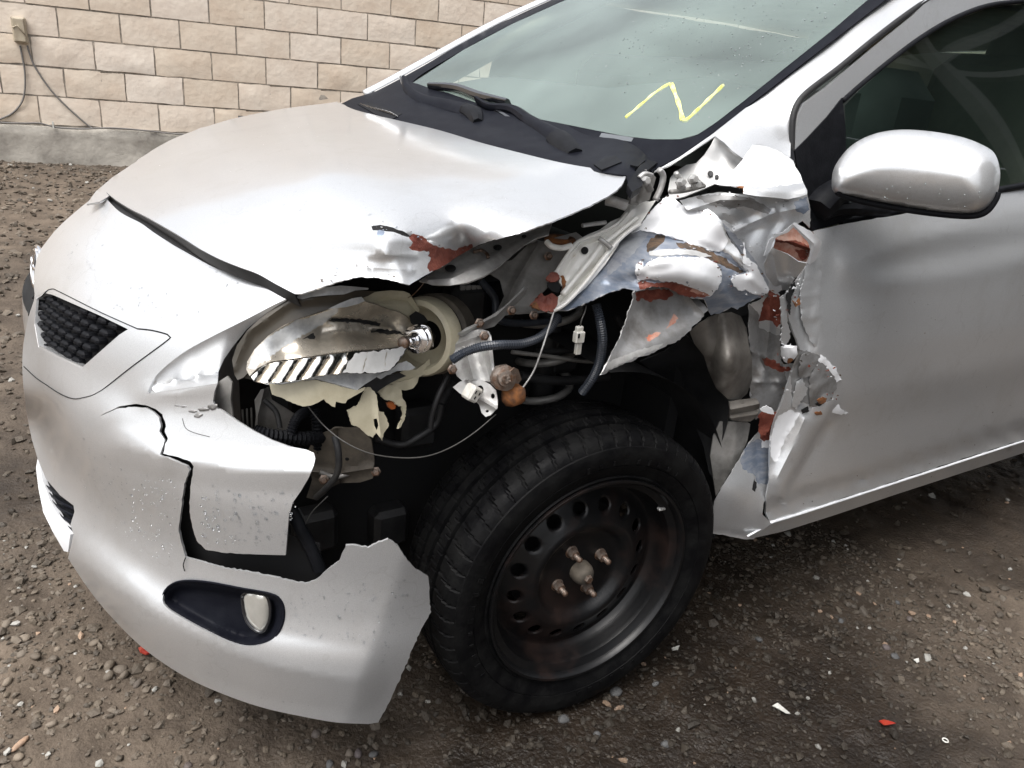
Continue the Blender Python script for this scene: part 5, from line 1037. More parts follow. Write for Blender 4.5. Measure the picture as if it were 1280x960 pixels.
for q in [(808, 226), (853, 228), (868, 224), (872, 231)]:
    v = lathe([(0, .006), (.005, .006), (.0065, .003), (.0065, -.004), (.009, -.005), (.009, -.008), (0, -.008)], U(q[0], q[1], 1, .08), (-.3, -1, .2), 6); link('hinge_bolt', v[0], v[1], 'galvanised', hinge, None, 30)

# ---- wheel well and inner body behind it --------------------------
def arc_liner(r, y0, y1, a0, a1, mat, name, n=28):
    V = []
    for i in range(n):
        a = a0+(a1-a0)*i/(n-1)
        for y in (y0, y1): V.append((r*math.cos(a), y, .31+r*math.sin(a)))
    Fs = [(2*i, 2*i+2, 2*i+3, 2*i+1) for i in range(n-1)]; return link(name, V, Fs, mat, car, None, True)
arc_liner(.375, .06, .32, math.radians(-8), math.radians(88), 'dark_inner', 'wheel_liner')
v = box((.05, .33, .51), (1.0, .02, .60)); link('bay_shade_plate', *box((-.05, .80, .79), (.75, .95, .03))[:2], 'void_black', car, None, False)  # black plate added so the view under the hood reads as unlit void
v = box((.05, .33, .51), (1.0, .02, .60)); link('bay_shade_wall', v[0], v[1], 'void_black', car, None, False)  # black plane added to block light and darken the bay
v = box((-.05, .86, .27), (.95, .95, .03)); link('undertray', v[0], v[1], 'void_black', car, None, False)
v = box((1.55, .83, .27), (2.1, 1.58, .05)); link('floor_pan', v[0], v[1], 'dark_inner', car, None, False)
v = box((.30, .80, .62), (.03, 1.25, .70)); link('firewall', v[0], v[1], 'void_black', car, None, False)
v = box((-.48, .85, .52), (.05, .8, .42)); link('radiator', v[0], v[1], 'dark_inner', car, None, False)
inD = RB([(893, 395, 1, .06), (935, 400, 1, .10), (900, 500, 1, .05), (940, 500, 1, .08), (915, 450, 1, .02), (870, 480, 1, .14)], 1e-4)
panel('inner_pillar_panel', [(888, 396), (900, 392), (914, 390), (926, 395), (933, 410), (936, 430), (940, 450), (940, 475), (934, 492), (925, 500), (910, 499), (895, 485), (886, 465), (880, 445), (868, 430), (862, 415), (872, 405)], inD, 'taupe_steel', car, step=5, th=.003, smooth=50, rough=.002, rscale=12, creases=[([(897, 395), (895, 430), (888, 455)], .018, 9), ([(915, 392), (918, 430), (900, 480)], -.016, 12, 'g'), ([(905, 485), (922, 472)], -.010, 8, 'g'), ([(928, 400), (925, 450)], .010, 8, 'g')])
panel('inner_pillar_panel', [(912, 502), (925, 500), (945, 498), (950, 505), (947, 520), (938, 527), (925, 527), (913, 525)], RB([(912, 502, 1, .04), (950, 505, 1, .03), (930, 527, 1, .03)]), ['taupe_steel'], car, step=4, th=.003, creases=[([(914, 512), (948, 505)], -.008, 4), ([(914, 518), (948, 512)], .008, 4), ([(914, 523), (946, 518)], -.008, 4)])
panel('inner_pillar_panel', [(900, 527), (935, 528), (938, 530), (934, 552), (924, 574), (908, 598), (895, 620), (892, 600), (888, 570), (892, 545)], RB([(900, 527, 1, .07), (935, 530, 1, .05), (895, 615, 1, .05)]), 'grey_inner', car, step=5, th=.003, creases=[([(920, 528), (915, 585)], -.012, 7, 'g')])
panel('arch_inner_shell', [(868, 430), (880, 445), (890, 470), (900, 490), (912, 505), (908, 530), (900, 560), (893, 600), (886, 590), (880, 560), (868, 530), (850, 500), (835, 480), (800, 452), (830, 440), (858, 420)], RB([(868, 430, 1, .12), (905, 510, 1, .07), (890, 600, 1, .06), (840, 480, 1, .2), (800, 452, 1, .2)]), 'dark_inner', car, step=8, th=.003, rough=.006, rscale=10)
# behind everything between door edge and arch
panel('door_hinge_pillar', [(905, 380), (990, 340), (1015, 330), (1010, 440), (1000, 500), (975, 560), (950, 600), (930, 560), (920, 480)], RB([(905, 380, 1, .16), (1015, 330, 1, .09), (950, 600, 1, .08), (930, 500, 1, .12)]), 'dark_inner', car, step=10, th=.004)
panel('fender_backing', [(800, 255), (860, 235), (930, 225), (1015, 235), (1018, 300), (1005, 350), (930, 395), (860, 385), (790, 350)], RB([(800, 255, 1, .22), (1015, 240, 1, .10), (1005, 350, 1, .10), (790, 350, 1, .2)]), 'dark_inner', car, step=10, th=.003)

# ---- interior -----------------------------------------------------
inte = panel('dashboard', [(520, 112), (560, 124), (640, 152), (740, 178), (850, 195), (930, 150), (1000, 100), (900, 95), (760, 110), (620, 95)], RB([(520, 112, 1, 1.38), (850, 195, 1, .2), (640, 152, 0, .25), (760, 110, 0, .6), (930, 150, 0, .55), (740, 178, 0, .3)], 1e-4), 'dark_trim', car, step=14, th=.01)
v = box((.95, .83, 1.05), (.25, 1.2, .35), None, .06); link('dash_top', v[0], v[1], 'dark_trim', car, None, 40)
for y in (.48, 1.18):
    v = box((1.45, y, .72), (.5, .5, .2), None, .06); s_ = link('seat', v[0], v[1], 'beige_trim', car, None, 40)
    Rr = np.array([[math.cos(.25), 0, math.sin(.25)], [0, 1, 0], [-math.sin(.25), 0, math.cos(.25)]])
    v = box((1.75, y, 1.02), (.14, .5, .62), Rr, .05); link('backrest', v[0], v[1], 'beige_trim', s_, None, 40)
    v = box((1.86, y, 1.34), (.10, .26, .16), Rr, .04); link('headrest', v[0], v[1], 'beige_trim', s_, None, 40)
v = sweep([(.95+.06*math.cos(t), .48+.185*math.cos(t)*0+.185*math.sin(t), 1.02+.175*math.cos(t)) for t in np.linspace(0, 2*math.pi, 33)], .015, .015, 8); link('steering_wheel', v[0], v[1], 'black_plastic', car, None, True)
v = gridmesh(lambda u, v: (.85+1.65*u, .26+1.14*v, 1.395+.03*math.sin(math.pi*min(1, .18+u*.9))-.04*(2*v-1)**2), 8, 8); link('headliner', v[0], v[1], 'beige_trim', car, v[2])
v = gridmesh(lambda u, v: (.50+1.6*u, 1.45-.10*v+.015*math.sin(u*40), .93+v*(min(1.37, 1.03+.56*(.40+1.6*u))-.93)), 40, 8); link('curtain_airbag', v[0], v[1], 'airbag_cloth', car, v[2])
P = pts3([(456, 119), (480, 107), (520, 85), (560, 63), (600, 41), (640, 21), (680, 3), (720, -17), (770, -42)], farp)
v = sweep(catm(P+np.array([.05, -.06, -.02]), 4), .03, .035, 8); link('pillar_trim', v[0], v[1], 'beige_trim', car, None, True)
v = sweep([(1.75, .10, .95), (1.80, .16, 1.2), (1.86, .22, 1.38)], .045, .02, 8); link('door_pillar', v[0], v[1], 'dark_trim', car, None, True)
v = box((1.5, 1.55, .75), (2.2, .03, .5)); link('far_door_trim', v[0], v[1], 'beige_trim', car, None, False)

def chips(name, lines, depth, n, mats, parent, seed, spread=5, s0=.8, s1=2.6):
    r = np.random.default_rng(seed); out = []; 
    for k in range(n):
        pl = lines[r.integers(len(lines))]; i = r.integers(len(pl)-1); q = np.array(pl[i])+(np.array(pl[i+1])-np.array(pl[i]))*r.random()+r.normal(0, spread, 2); m_ = int(r.integers(4, 8)); a = np.sort(r.uniform(0, 6.28, m_)); sz = s0+(s1-s0)*r.random()**2
        P = np.stack([q[0]+sz*np.cos(a)*r.uniform(.5, 1.8), q[1]+sz*np.sin(a)*r.uniform(.4, 1)], 1); V = P3(*P.T, OFF(depth, -.0042 if name != 'dirt_specks' else -.0004)(*P.T)); n0 = len(V); V = np.concatenate([V, V+np.array([0, .001, 0])])
        out.append((V, [tuple(range(n0)), tuple(range(2*n0-1, n0-1, -1))]+[(j, (j+1) % n0, (j+1) % n0+n0, j+n0) for j in range(n0)], [int(r.integers(len(mats)))]*(n0+2)))
    V, Fs, M = merge(out); return link(name, V, Fs, mats, parent, M, False, 'stuff')
chips('paint_chips', [f+[f[0]] for f in films], bandC, 110, ['grime_shade', 'rust_filler', 'bare_steel', 'white_paint'], fender, 51, 2.5, .6, 2.0)
chips('paint_chips', [[(966, 362), (975, 400), (976, 450), (980, 500)], [(1000, 440), (1040, 470), (1045, 510)], [(1010, 300), (1000, 350), (988, 380)]], OFF(dD, -.014), 70, ['grime_shade', 'rust_filler', 'scuffed_gray', 'white_paint'], fender, 52, 5, .7, 2.4)
chips('paint_chips', [[(465, 283), (515, 292), (560, 308), (590, 306)], [(500, 345), (440, 335), (400, 350)]], OFF(hoodD, .001), 50, ['scuffed_gray', 'grime_shade', 'blue_steel'], hood, 53, 4, .5, 1.8)
chips('paint_chips', [[(862, 262), (940, 250), (1000, 260)], [(903, 282), (960, 350)]], crD, 60, ['scuffed_gray', 'bare_steel', 'white_paint', 'grime_shade'], fender, 54, 8, .6, 2.6)
chips('dirt_specks', [[(1000, 600), (1280, 500)], [(1060, 400), (1280, 350)], [(1000, 630), (1280, 535)]], dD, 90, ['grime_shade', 'scuffed_gray'], door, 55, 22, .3, .8)

# ---- front wheel --------------------------------------------------
sa = -0.0493; WC = np.array([0, 0, .293]); wn = np.array([math.sin(sa), -math.cos(sa), 0]); we = np.array([math.cos(sa), math.sin(sa), 0]); wz = np.array([0, 0, 1.])
WR = np.stack([we, wz, wn], 1)
wheel = bpy.data.objects.new('front_wheel', None); COL.objects.link(wheel); place(wheel, WC-wn*.09, car)
NS = 720
prof_t = [(.200, -.020, 0), (.208, -.0125, 0), (.216, -.0095, 0), (.2185, -.0125, 0), (.228, -.0075, 0), (.2415, -.0035, 0), (.2425, -.005, 0), (.2435, -.003, 0), (.258, -.0005, 0), (.268, -.001, 0), (.277, -.004, 0), (.278, -.0065, 0), (.285, -.0095, 1), (.292, -.017, 1), (.2965, -.026, 1), (.2985, -.040, 1), (.299, -.052, 1), (.2915, -.053, 0), (.2915, -.060, 0), (.300, -.061, 2), (.3008, -.074, 2), (.3010, -.084, 2), (.2925, -.085, 0), (.2925, -.093, 0), (.301, -.094, 3), (.301, -.112, 3), (.2925, -.113, 0), (.2925, -.120, 0), (.3005, -.121, 2), (.300, -.142, 2), (.292, -.143, 0), (.292, -.150, 0), (.2985, -.151, 1), (.297, -.166, 1), (.290, -.180, 1), (.277, -.190, 0), (.25, -.195, 0), (.22, -.190, 0), (.20, -.178, 0)]
V = []; 
for r_, h_, kd in prof_t:
    for j in range(NS):
        rr = r_; hh = h_
        if kd == 1 and (j+int(-h_*130)) % 12 == 0: rr -= .006
        if kd == 2 and (j+int(-h_*320)) % 12 == 4: rr -= .004
        if kd == 3 and (j+int(-h_*320)) % 24 == 7: rr -= .003
        a = 2*math.pi*j/NS; x, z = rr*math.cos(a), rr*math.sin(a)
        if z < -.288: z = -.288-(-.288-z)*.15
        if z < -.27: hh += .004*(-.27-z)/.02
        V.append(WC+WR@np.array([x, z, hh]))
m_ = len(prof_t); Fs = [(i*NS+j, i*NS+(j+1) % NS, (i+1)*NS+(j+1) % NS, (i+1)*NS+j) for i in range(m_-1) for j in range(NS)]
tyre = link('tyre', np.array(V), Fs, 'wet_rubber', wheel, None, 32)
def revolve(prof, n=96):
    V = [WC+WR@np.array([r_*math.cos(2*math.pi*j/n), r_*math.sin(2*math.pi*j/n), h_]) for r_, h_ in prof for j in range(n)]; m_ = len(prof)
    return np.array(V), [(i*n+j, i*n+(j+1) % n, (i+1)*n+(j+1) % n, (i+1)*n+j) for i in range(m_-1) for j in range(n)], [0]*(m_-1)*n
# raised lettering ring marks on the sidewall: small embossed bars, unreadable as in the photo
bars = []
for k in range(60):
    if (k//9) % 2 == 0: continue
    a = 2*math.pi*k/60; c = WC+WR@np.array([.2505*math.cos(a), .2505*math.sin(a), -.0003]); ra = WR@np.array([math.cos(a), math.sin(a), 0]); ta = WR@np.array([-math.sin(a), math.cos(a), 0])
    bars.append(box(c, (random.uniform(.004, .009), random.uniform(.007, .011), .0016), np.stack([ta, ra, wn], 1)))
V, Fs, M = merge(bars); link('sidewall_marks', V, Fs, 'wet_rubber', tyre, M, False, 'stuff')
lip = revolve([(.199, -.060), (.2075, -.020), (.2115, -.0085), (.2105, -.0055), (.206, -.0058), (.203, -.010), (.201, -.018), (.194, -.023), (.1885, -.026), (.186, -.034), (.185, -.048), (.180, -.060), (.1745, -.067), (.170, -.0675)], 128)
def disc_h(r): return .011+np.interp(r, [0, .028, .045, .078, .086, .092, .098, .104, .110, .118, .126, .150, .160, .168, .172], [-.064, -.064, -.067, -.067, -.064, -.056, -.049, -.0465, -.047, -.0515, -.056, -.068, -.0745, -.0785, -.0785])
c_o = [(1000*.1715*math.cos(t), 1000*.1715*math.sin(t)) for t in np.linspace(0, 2*math.pi, 121)[:-1]]
pts = list(c_o); ed = [(i, (i+1) % 120) for i in range(120)]; hol = []
for k in range(16):
    a0 = math.radians(8+k*22.5); c0 = np.array([138*math.cos(a0), 138*math.sin(a0)]); ra = np.array([math.cos(a0), math.sin(a0)]); ta = np.array([-ra[1], ra[0]])
    h_ = [c0+ra*11.2*math.cos(t)+ta*12.8*math.sin(t) for t in np.linspace(0, 2*math.pi, 25)[:-1]]; b_ = len(pts); pts += [tuple(q) for q in h_]; ed += [(b_+i, b_+(i+1) % 24) for i in range(24)]; hol.append(np.array(h_))
    for f_ in (1.22, 1.45):
        pts += [tuple(c0+ra*12.0*f_*math.cos(t)+ta*12.8*f_*math.sin(t)) for t in np.linspace(0, 2*math.pi, 25)[:-1]]
for r_ in [0, 14, 28, 38, 48, 60, 70, 78, 82, 86, 89, 92, 95, 98, 101, 104, 107, 110, 114, 118, 157, 161, 165]:
    nn = max(1, int(r_*.95)); tt = np.linspace(0, 2*math.pi, nn+1)[:-1]; Q = np.stack([r_*np.cos(tt), r_*np.sin(tt)], 1)
    for q_ in Q:
        if min(np.hypot(*(h_-q_).T).min() for h_ in hol) > 6 if r_ > 115 else True: pts.append(tuple(q_))
r = delaunay_2d_cdt([Vector(q_) for q_ in pts], ed, [], 0, 1e-4, False); V2 = np.array([tuple(v) for v in r[0]])/1000; T = [f for f in r[2] if len(f) == 3]; hol_m = [h_/1000 for h_ in hol]
cx = np.array([V2[list(f)].mean(0) for f in T]); kp = np.hypot(*cx.T) < .1716
for h_ in hol_m: kp &= ~inside(h_, cx[:, 0], cx[:, 1])
T = [f for f, k_ in zip(T, kp) if k_]
rad = np.hypot(*V2.T); hgt = disc_h(rad)
for h_ in hol_m:
    c0 = h_.mean(0); d = np.hypot(V2[:, 0]-c0[0], V2[:, 1]-c0[1]); hgt = hgt-.0035*np.clip(1.25-d/.0124, 0, .3)/.3
DV = np.stack([V2[:, 0], V2[:, 1], hgt], 1)@WR.T+WC; nb = len(DV); DF = [tuple(f) for f in T]+[tuple(i+nb for i in f[::-1]) for f in T]
cnt = {}
for f in T:
    for i in range(3): cnt[(f[i], f[(i+1) % 3])] = 1
for (a_, b_) in cnt:
    if (b_, a_) not in cnt: DF.append((b_, a_, a_+nb, b_+nb))
disc = (np.concatenate([DV, DV-wn*.0035]), DF, [0]*len(DF))
V, Fs, M = merge([lip, disc]); rim = link('steel_rim', V, Fs, 'rim_black', wheel, M, 38)
v = revolve([(.0, -.024), (.008, -.024), (.014, -.027), (.019, -.033), (.0215, -.040), (.022, -.056)], 32); cap = link('hub_cap', v[0], v[1], 'brown_inner', wheel, v[2], 40)
v = revolve([(.0, -.018), (.007, -.018), (.0085, -.021), (.0085, -.026)], 6); link('hub_pin', v[0], v[1], 'stud_steel', cap, v[2], 30)
for k in range(4):
    a = math.radians(27+90*k); c = WC+WR@np.array([.050*math.cos(a), .050*math.sin(a), -.056])
    v = merge([lathe([(.0105, 0), (.0105, .012), (.0095, .015), (.0055, .0155)], c, wn, 6), lathe([(.0125, 0), (.0125, .002), (.0105, .003)], c, wn, 20)]); nut = link('wheel_nut', v[0], v[1], 'stud_steel', wheel, None, 30)
    st = [(.0052+.0005*(i % 2), .0155+i*.0011) for i in range(14)]+[(.004, .032), (.0, .033)]
    v = lathe(st, c, wn, 14); link('stud', v[0], v[1], 'stud_steel', nut, None, 40)
v = sweep([WC-wn*.07+wz*0, WC-wn*.30], .045, .045, 16); link('hub', v[0], v[1], 'void_black', wheel, None, True)
a = math.radians(38); c = WC+WR@np.array([.189*math.cos(a), .189*math.sin(a), -.026]); v = box(c, (.016, .006, .010), WR, .002); link('balance_weight', v[0], v[1], 'galvanised', wheel, None, False)
v = revolve([(.02, -.10), (.125, -.10), (.128, -.108), (.128, -.122), (.02, -.122)], 48); link('brake_disc', v[0], v[1], 'dark_inner', wheel, v[2], 40)

# ---- headlight ----------------------------------------------------
hl = bpy.data.objects.new('headlight', None); COL.objects.link(hl); place(hl, U(420, 430, 1, .15), car)
hD = RB([(300, 460, 1, .165), (450, 370, 1, .14), (520, 415, 1, .15), (400, 480, 1, .105), (325, 480, 1, .135), (370, 395, 1, .145)], 1e-4)
panel('housing_rim', [(293, 468), (290, 450), (296, 432), (309, 413), (325, 398), (341, 386), (360, 375), (380, 369), (400, 367), (425, 365), (445, 363), (470, 364), (460, 370), (440, 377), (425, 382), (395, 391), (366, 401), (336, 420), (318, 437), (308, 455), (310, 466), (304, 472), (297, 475)], OFF(hD, .004), 'olive_plastic', hl, step=5, th=.004, creases=[([(292, 460), (310, 415), (362, 377), (440, 366)], -.006, 6, 'g')])
panel('housing_back', [(293, 470), (292, 440), (330, 398), (380, 372), (470, 366), (520, 385), (545, 420), (535, 460), (500, 480), (430, 485), (340, 480)], OFF(hD, .095), 'olive_plastic', hl, step=9, th=.003)
ref_o = [(308, 462), (309, 452), (318, 437), (335, 420), (352, 409), (368, 400), (400, 391), (425, 382), (440, 376), (452, 372), (457, 377), (470, 381), (486, 387), (498, 390), (508, 396), (515, 405), (518, 418), (514, 428), (505, 431), (490, 433), (470, 436), (440, 438), (415, 441), (390, 445), (360, 449), (338, 452), (322, 460), (312, 470)]
cr = []
for k in range(0): cr.append(([(318+k*8.5, 478), (333+k*9.5, 452)], .0035 if k % 2 else -.0035, 4.5))
for k in range(5): cr.append(([(375+k*27, 470), (398+k*25, 440), (405+k*22, 395)], .0008, 3))
cr += [([(412, 399), (440, 400), (475, 406), (490, 412)], .008, 4), ([(465, 413), (490, 414), (505, 417)], .008, 4), ([(330, 450), (400, 448), (460, 455)], .004, 4), ([(400, 455), (440, 452), (500, 450)], .0008, 3), ([(430, 438), (470, 440), (505, 436)], .0008, 3), ([(345, 425), (400, 425), (470, 430)], -.006, 14, 'g')]
refD = RB([(338, 453, 1, .118), (390, 446, 1, .110), (440, 439, 1, .110), (508, 431, 1, .118), (308, 462, 1, .145), (335, 420, 1, .150), (368, 400, 1, .150), (425, 382, 1, .145), (470, 381, 1, .148), (508, 396, 1, .158), (518, 418, 1, .160), (400, 425, 1, .158), (450, 420, 1, .160), (350, 438, 1, .145), (400, 405, 1, .165), (485, 412, 1, .172)], 1e-4)
panel('reflector', ref_o, refD, ['reflector_tan', 'dark_inner', 'clear_shard'], hl, step=4, th=.002, creases=cr, smooth=60,
    patches=[(1, [(411, 401), (418, 398), (440, 398), (460, 400), (476, 404), (474, 408), (458, 405), (440, 403), (420, 402)]), (1, [(463, 413), (478, 411), (500, 414), (506, 418), (490, 418), (475, 417), (464, 416)]), (1, [(378, 424), (392, 416), (393, 424)]), (2, [(310, 460), (318, 438), (336, 421), (368, 401), (400, 392), (425, 383), (420, 392), (405, 404), (370, 424), (345, 440), (328, 452), (318, 462)])])
lz = float(U(400, 470, 1, .088)[2]); lowD = lambda x, y: XYZ(2, lz)(x, y)+.0*x
low_o = [(314, 471), (318, 477), (330, 478.5), (352, 477.5), (378, 474.5), (400, 469), (430, 466.5), (462, 467), (475, 466), (485, 464), (494, 458), (504, 444), (511, 432), (490, 435), (470, 438), (440, 440), (415, 443), (390, 447), (360, 451), (338, 454), (326, 460)]
stripes = [[(322+k*17.5-3, 478), (322+k*17.5+3.5, 478), (341+k*17.5+3, 449), (341+k*17.5-3, 449)] for k in range(6)]
panel('reflector_lower', low_o, RB([(314, 471, 1, .108), (352, 478, 1, .090), (400, 469, 1, .088), (430, 466, 1, .088), (494, 458, 1, .094), (511, 432, 1, .110), (440, 440, 1, .102), (390, 447, 1, .102), (338, 454, 1, .112)], 1e-4), ['chrome', 'reflector_tan', 'dark_inner', 'satin_silver'], hl, step=4, th=.002, smooth=60, creases=[([(322+k*17.5, 478), (341+k*17.5, 449)], .004, 4) for k in range(6)], patches=[(3, [(428, 466), (462, 466.5), (475, 465.5), (485, 463.5), (493, 457.5), (503, 444), (509, 433), (490, 436), (470, 439), (445, 441), (438, 450)])]+[(1, q) for q in stripes]+[(1, [(395+k*28, 470), (396+k*28, 470), (412+k*24, 440), (411+k*24, 440)]) for k in range(4)])  # tan stripes and silver patch colour in what the flutes would mirror
panel('rear_cup', [(448, 370), (462, 366), (478, 364), (490, 363), (505, 364), (512, 367), (516, 374), (521, 382), (524, 388), (520, 396), (512, 397), (500, 390), (486, 386), (470, 380), (456, 376)], OFF(hD, .022), 'cream_plastic', hl, step=4, th=.003, creases=[([(470, 376), (495, 374), (510, 377), (520, 388)], .008, 5)])
a = np.linspace(0, 2*math.pi, 40)[:-1]
cupc = U(532, 420, 1, .185); cn = np.array([-.80, -.52, .12]); cn /= np.linalg.norm(cn)
v = lathe([(.058, -.010), (.063, -.006), (.063, .018), (.060, .024), (.052, .026), (.047, .020), (.045, .002), (.036, -.006), (.024, -.008)], cupc, cn, 40); link('bulb_cup', v[0], v[1], 'cream_plastic', hl, None, 40)
v = lathe([(.050, -.05), (.064, -.045), (.066, -.010), (.060, -.004)], cupc-cn*.01, cn, 40); link('rubber_boot', v[0], v[1], 'brown_inner', hl, None, 40)
panel('socket_gap', [(512, 395), (520, 389), (530, 394), (536, 402), (527, 405), (522, 412), (514, 404)], OFF(hD, .000), 'void_black', hl, step=4, th=.001)
bc = U(522, 424, 1, .135)
v = lathe([(.020, -.012), (.022, -.008), (.022, -.004), (.018, -.002), (.018, .002), (.021, .004), (.021, .007), (.015, .010), (.012, .010), (.011, .014), (.0085, .016), (.0085, .030), (.006, .032), (.006, .034), (0, .034)], bc, cn, 28); bulb = link('bulb', v[0], v[1], 'emblem_chrome', hl, None, 35)
be = bc+cn*.034; v = lathe([(.0085, 0), (.0095, .004), (.009, .008), (.005, .011), (0, .011)], be, cn, 18); link('bulb_tip', v[0], v[1], 'stud_steel', bulb, None, 40)
v = sweep(catm([bc+np.array([.004, 0, .022]), bc+np.array([.016, -.006, .016]), bc+np.array([.022, -.008, -.012])], 6), .002, .002, 6); link('spring_clip', v[0], v[1], 'emblem_chrome', bulb, None, True)
cr_o = [(336, 479), (350, 481), (365, 479), (380, 476), (395, 475), (412, 479), (430, 484), (447, 488), (457, 484), (455, 488), (445, 494), (434, 500), (432, 504), (424, 503), (420, 502), (419, 509), (415, 508), (408, 503), (405, 499), (398, 503), (388, 507), (378, 508), (366, 504), (352, 497), (340, 493), (338, 486)]
panel('housing_floor', cr_o, OFF(hD, -.010), 'cream_plastic', hl, step=5, th=.003, jag=.25)
panel('housing_shard', [(457, 485), (463, 484), (468, 489), (471, 494), (472, 505), (474, 514), (480, 515), (484, 524), (486, 532), (480, 541), (478, 551), (474, 546), (470, 541), (466, 547), (458, 543), (448, 534), (440, 531), (436, 518), (434, 513), (448, 506), (453, 495)], OFF(hD, .0), 'cream_plastic', hl, step=4, th=.003, jag=.4, holes=[[(467, 524), (471, 523), (473, 532), (471, 538), (468, 532)]], creases=[([(470, 492), (476, 545)], -.004, 7)])
panel('bracket_shard', [(473, 489), (478, 483), (488, 480), (497, 484), (502, 488), (503, 497), (507, 503), (508, 512), (506, 522), (501, 534), (498, 536), (501, 527), (504, 516), (503, 508), (498, 508), (493, 502), (482, 500), (477, 496)], OFF(hD, .015), 'cream_plastic', hl, step=3, th=.004, jag=.4, rough=.004, rscale=60)
panel('bracket_shard', [(489, 478), (500, 477), (512, 474), (524, 470), (522, 478), (517, 485), (508, 488), (500, 487), (492, 484)], OFF(hD, .02), 'cream_plastic', hl, step=3, th=.004, rough=.003, rscale=50)
panel('side_skin', [(506, 462), (520, 462), (530, 455), (537, 448), (539, 463), (525, 471), (512, 476), (495, 479), (488, 480), (492, 472)], OFF(hD, .025), 'cream_plastic', hl, step=4, th=.003)
panel('amber_lamp', [(484, 503), (490, 501), (495, 506), (494, 511), (490, 512), (486, 509)], OFF(hD, .02), 'amber', hl, step=2, th=.004)
panel('lens_shard', [(366, 372), (380, 367), (400, 360), (425, 357), (440, 358), (461, 360), (460, 362), (444, 363), (430, 368), (410, 369), (390, 371), (378, 374)], OFF(hD, -.004), 'clear_shard', hl, step=4, th=.003)
panel('lens_shard', [(310, 476), (330, 480), (352, 480), (375, 476), (396, 470), (418, 467), (432, 466), (462, 467), (478, 466), (470, 472), (457, 480), (446, 488), (430, 484), (410, 478), (395, 474), (375, 479), (352, 483), (335, 481)], OFF(hD, -.006), 'clear_shard', hl, step=4, th=.003, creases=[([(335, 480), (395, 472), (445, 487)], -.004, 4)])
panel('lens_shard', [(470, 470), (485, 463), (497, 455), (508, 451), (515, 456), (520, 460), (508, 463), (496, 464), (482, 470), (476, 474)], OFF(hD, -.012), 'clear_shard', hl, step=3, th=.002, jag=.3)
panel('lens_shard', [(410, 386), (425, 379), (440, 373), (452, 371), (456, 376), (448, 380), (432, 384)], OFF(hD, -.003), 'clear_shard', hl, step=3, th=.002)
panel('dark_mount', [(453, 480), (462, 474), (475, 472), (490, 468), (500, 466), (508, 470), (498, 474), (486, 480), (474, 488), (470, 492), (460, 487)], OFF(hD, .004), 'dark_inner', hl, step=4, th=.004, rough=.004, rscale=40)

# ---- engine bay bits ----------------------------------------------
bay = XYZ(1, .20)
def bpanel(name, pl, y, mat, cr=(), **k):
    return panel(name, pl, XYZ(1, y) if not callable(y) else y, mat, car, creases=cr, **{**dict(step=5, th=.003, smooth=40), **k})
bpanel('inner_apron', [(600, 335), (640, 325), (660, 306), (690, 298), (720, 290), (728, 296), (700, 330), (688, 345), (684, 360), (668, 376), (664, 384), (690, 390), (640, 393), (618, 396), (630, 370), (625, 350)], RB([(600, 335, 1, .22), (720, 292, 1, .20), (690, 390, 1, .13), (620, 396, 1, .17)]), 'grey_inner', [([(625, 392), (645, 350), (672, 305)], -.010, 6), ([(640, 392), (690, 389)], -.006, 4)])
bpanel('support_bar', [(572, 418), (582, 410), (600, 402), (616, 393), (632, 382), (645, 370), (655, 358), (660, 362), (652, 374), (640, 385), (630, 396), (618, 408), (604, 412), (588, 417), (578, 421)], .13, 'galvanised', [([(578, 415), (620, 395), (655, 362)], -.012, 6)])
bra = bpanel('apron_end_bracket', [(560, 428), (563, 421), (573, 418), (586, 414), (600, 411), (611, 414), (614, 420), (616, 440), (618, 460), (620, 474), (612, 477), (600, 476), (592, 474), (586, 478), (578, 476), (571, 470), (566, 455), (561, 440)], RB([(560, 428, 1, .14), (614, 420, 1, .10), (620, 474, 1, .05), (570, 470, 1, .10)]), 'galvanised', [([(600, 420), (604, 445), (612, 474)], .010, 6), ([(583, 440), (592, 474)], -.010, 8), ([(566, 432), (585, 425), (608, 416)], -.008, 6), ([(611, 440), (617, 474)], -.008, 6, 'g')])
bb = bpanel('lamp_bracket', [(566, 484), (575, 477), (588, 474), (600, 474), (612, 480), (620, 488), (622, 500), (622, 510), (613, 519), (607, 521), (602, 516), (599, 506), (592, 499), (582, 497), (574, 491)], RB([(566, 484, 1, .09), (614, 480, 1, .05), (610, 520, 1, .03)]), 'galvanised', [([(598, 498), (620, 511)], -.007, 4), ([(585, 478), (600, 498)], .005, 4)], step=4,
    holes=[linpts([(600+4.5*math.cos(t), 487+5.5*math.sin(t)) for t in np.linspace(0, 6.28, 13)[:-1]], 2), linpts([(616+2.6*math.cos(t), 495+3.4*math.sin(t)) for t in np.linspace(0, 6.28, 11)[:-1]], 2), linpts([(609+2.3*math.cos(t), 514+1.6*math.sin(t)) for t in np.linspace(0, 6.28, 9)[:-1]], 2)])
cc = U(590, 491, 1, .045); Rq = np.stack([np.array([.86, .1, -.5])/1, np.array([.1, -1, 0]), np.array([.5, 0, .86])], 1); v = box(cc, (.020, .022, .024), Rq, .003); con = link('lamp_connector', v[0], v[1], 'white_connector', car, None, False)
for dx, dz in ((-.004, .004), (.004, .004), (0, -.004)):
    v = box(cc+Rq@np.array([dx, .0112, dz]), (.002, .001, .005), Rq); link('connector_slot', v[0], v[1], 'void_black', con, None, False)
rl = lathe([(0, .012), (.006, .012), (.007, .008), (.012, .007), (.013, .000), (.019, -.002), (.020, -.012), (.0, -.014)], U(631, 473, 1, .03), (-.3, -1, .25), 14); rb = link('rusty_bolt_mount', rl[0]+rng.normal(0, .0006, rl[0].shape), rl[1], 'stud_steel', car, None, 40)
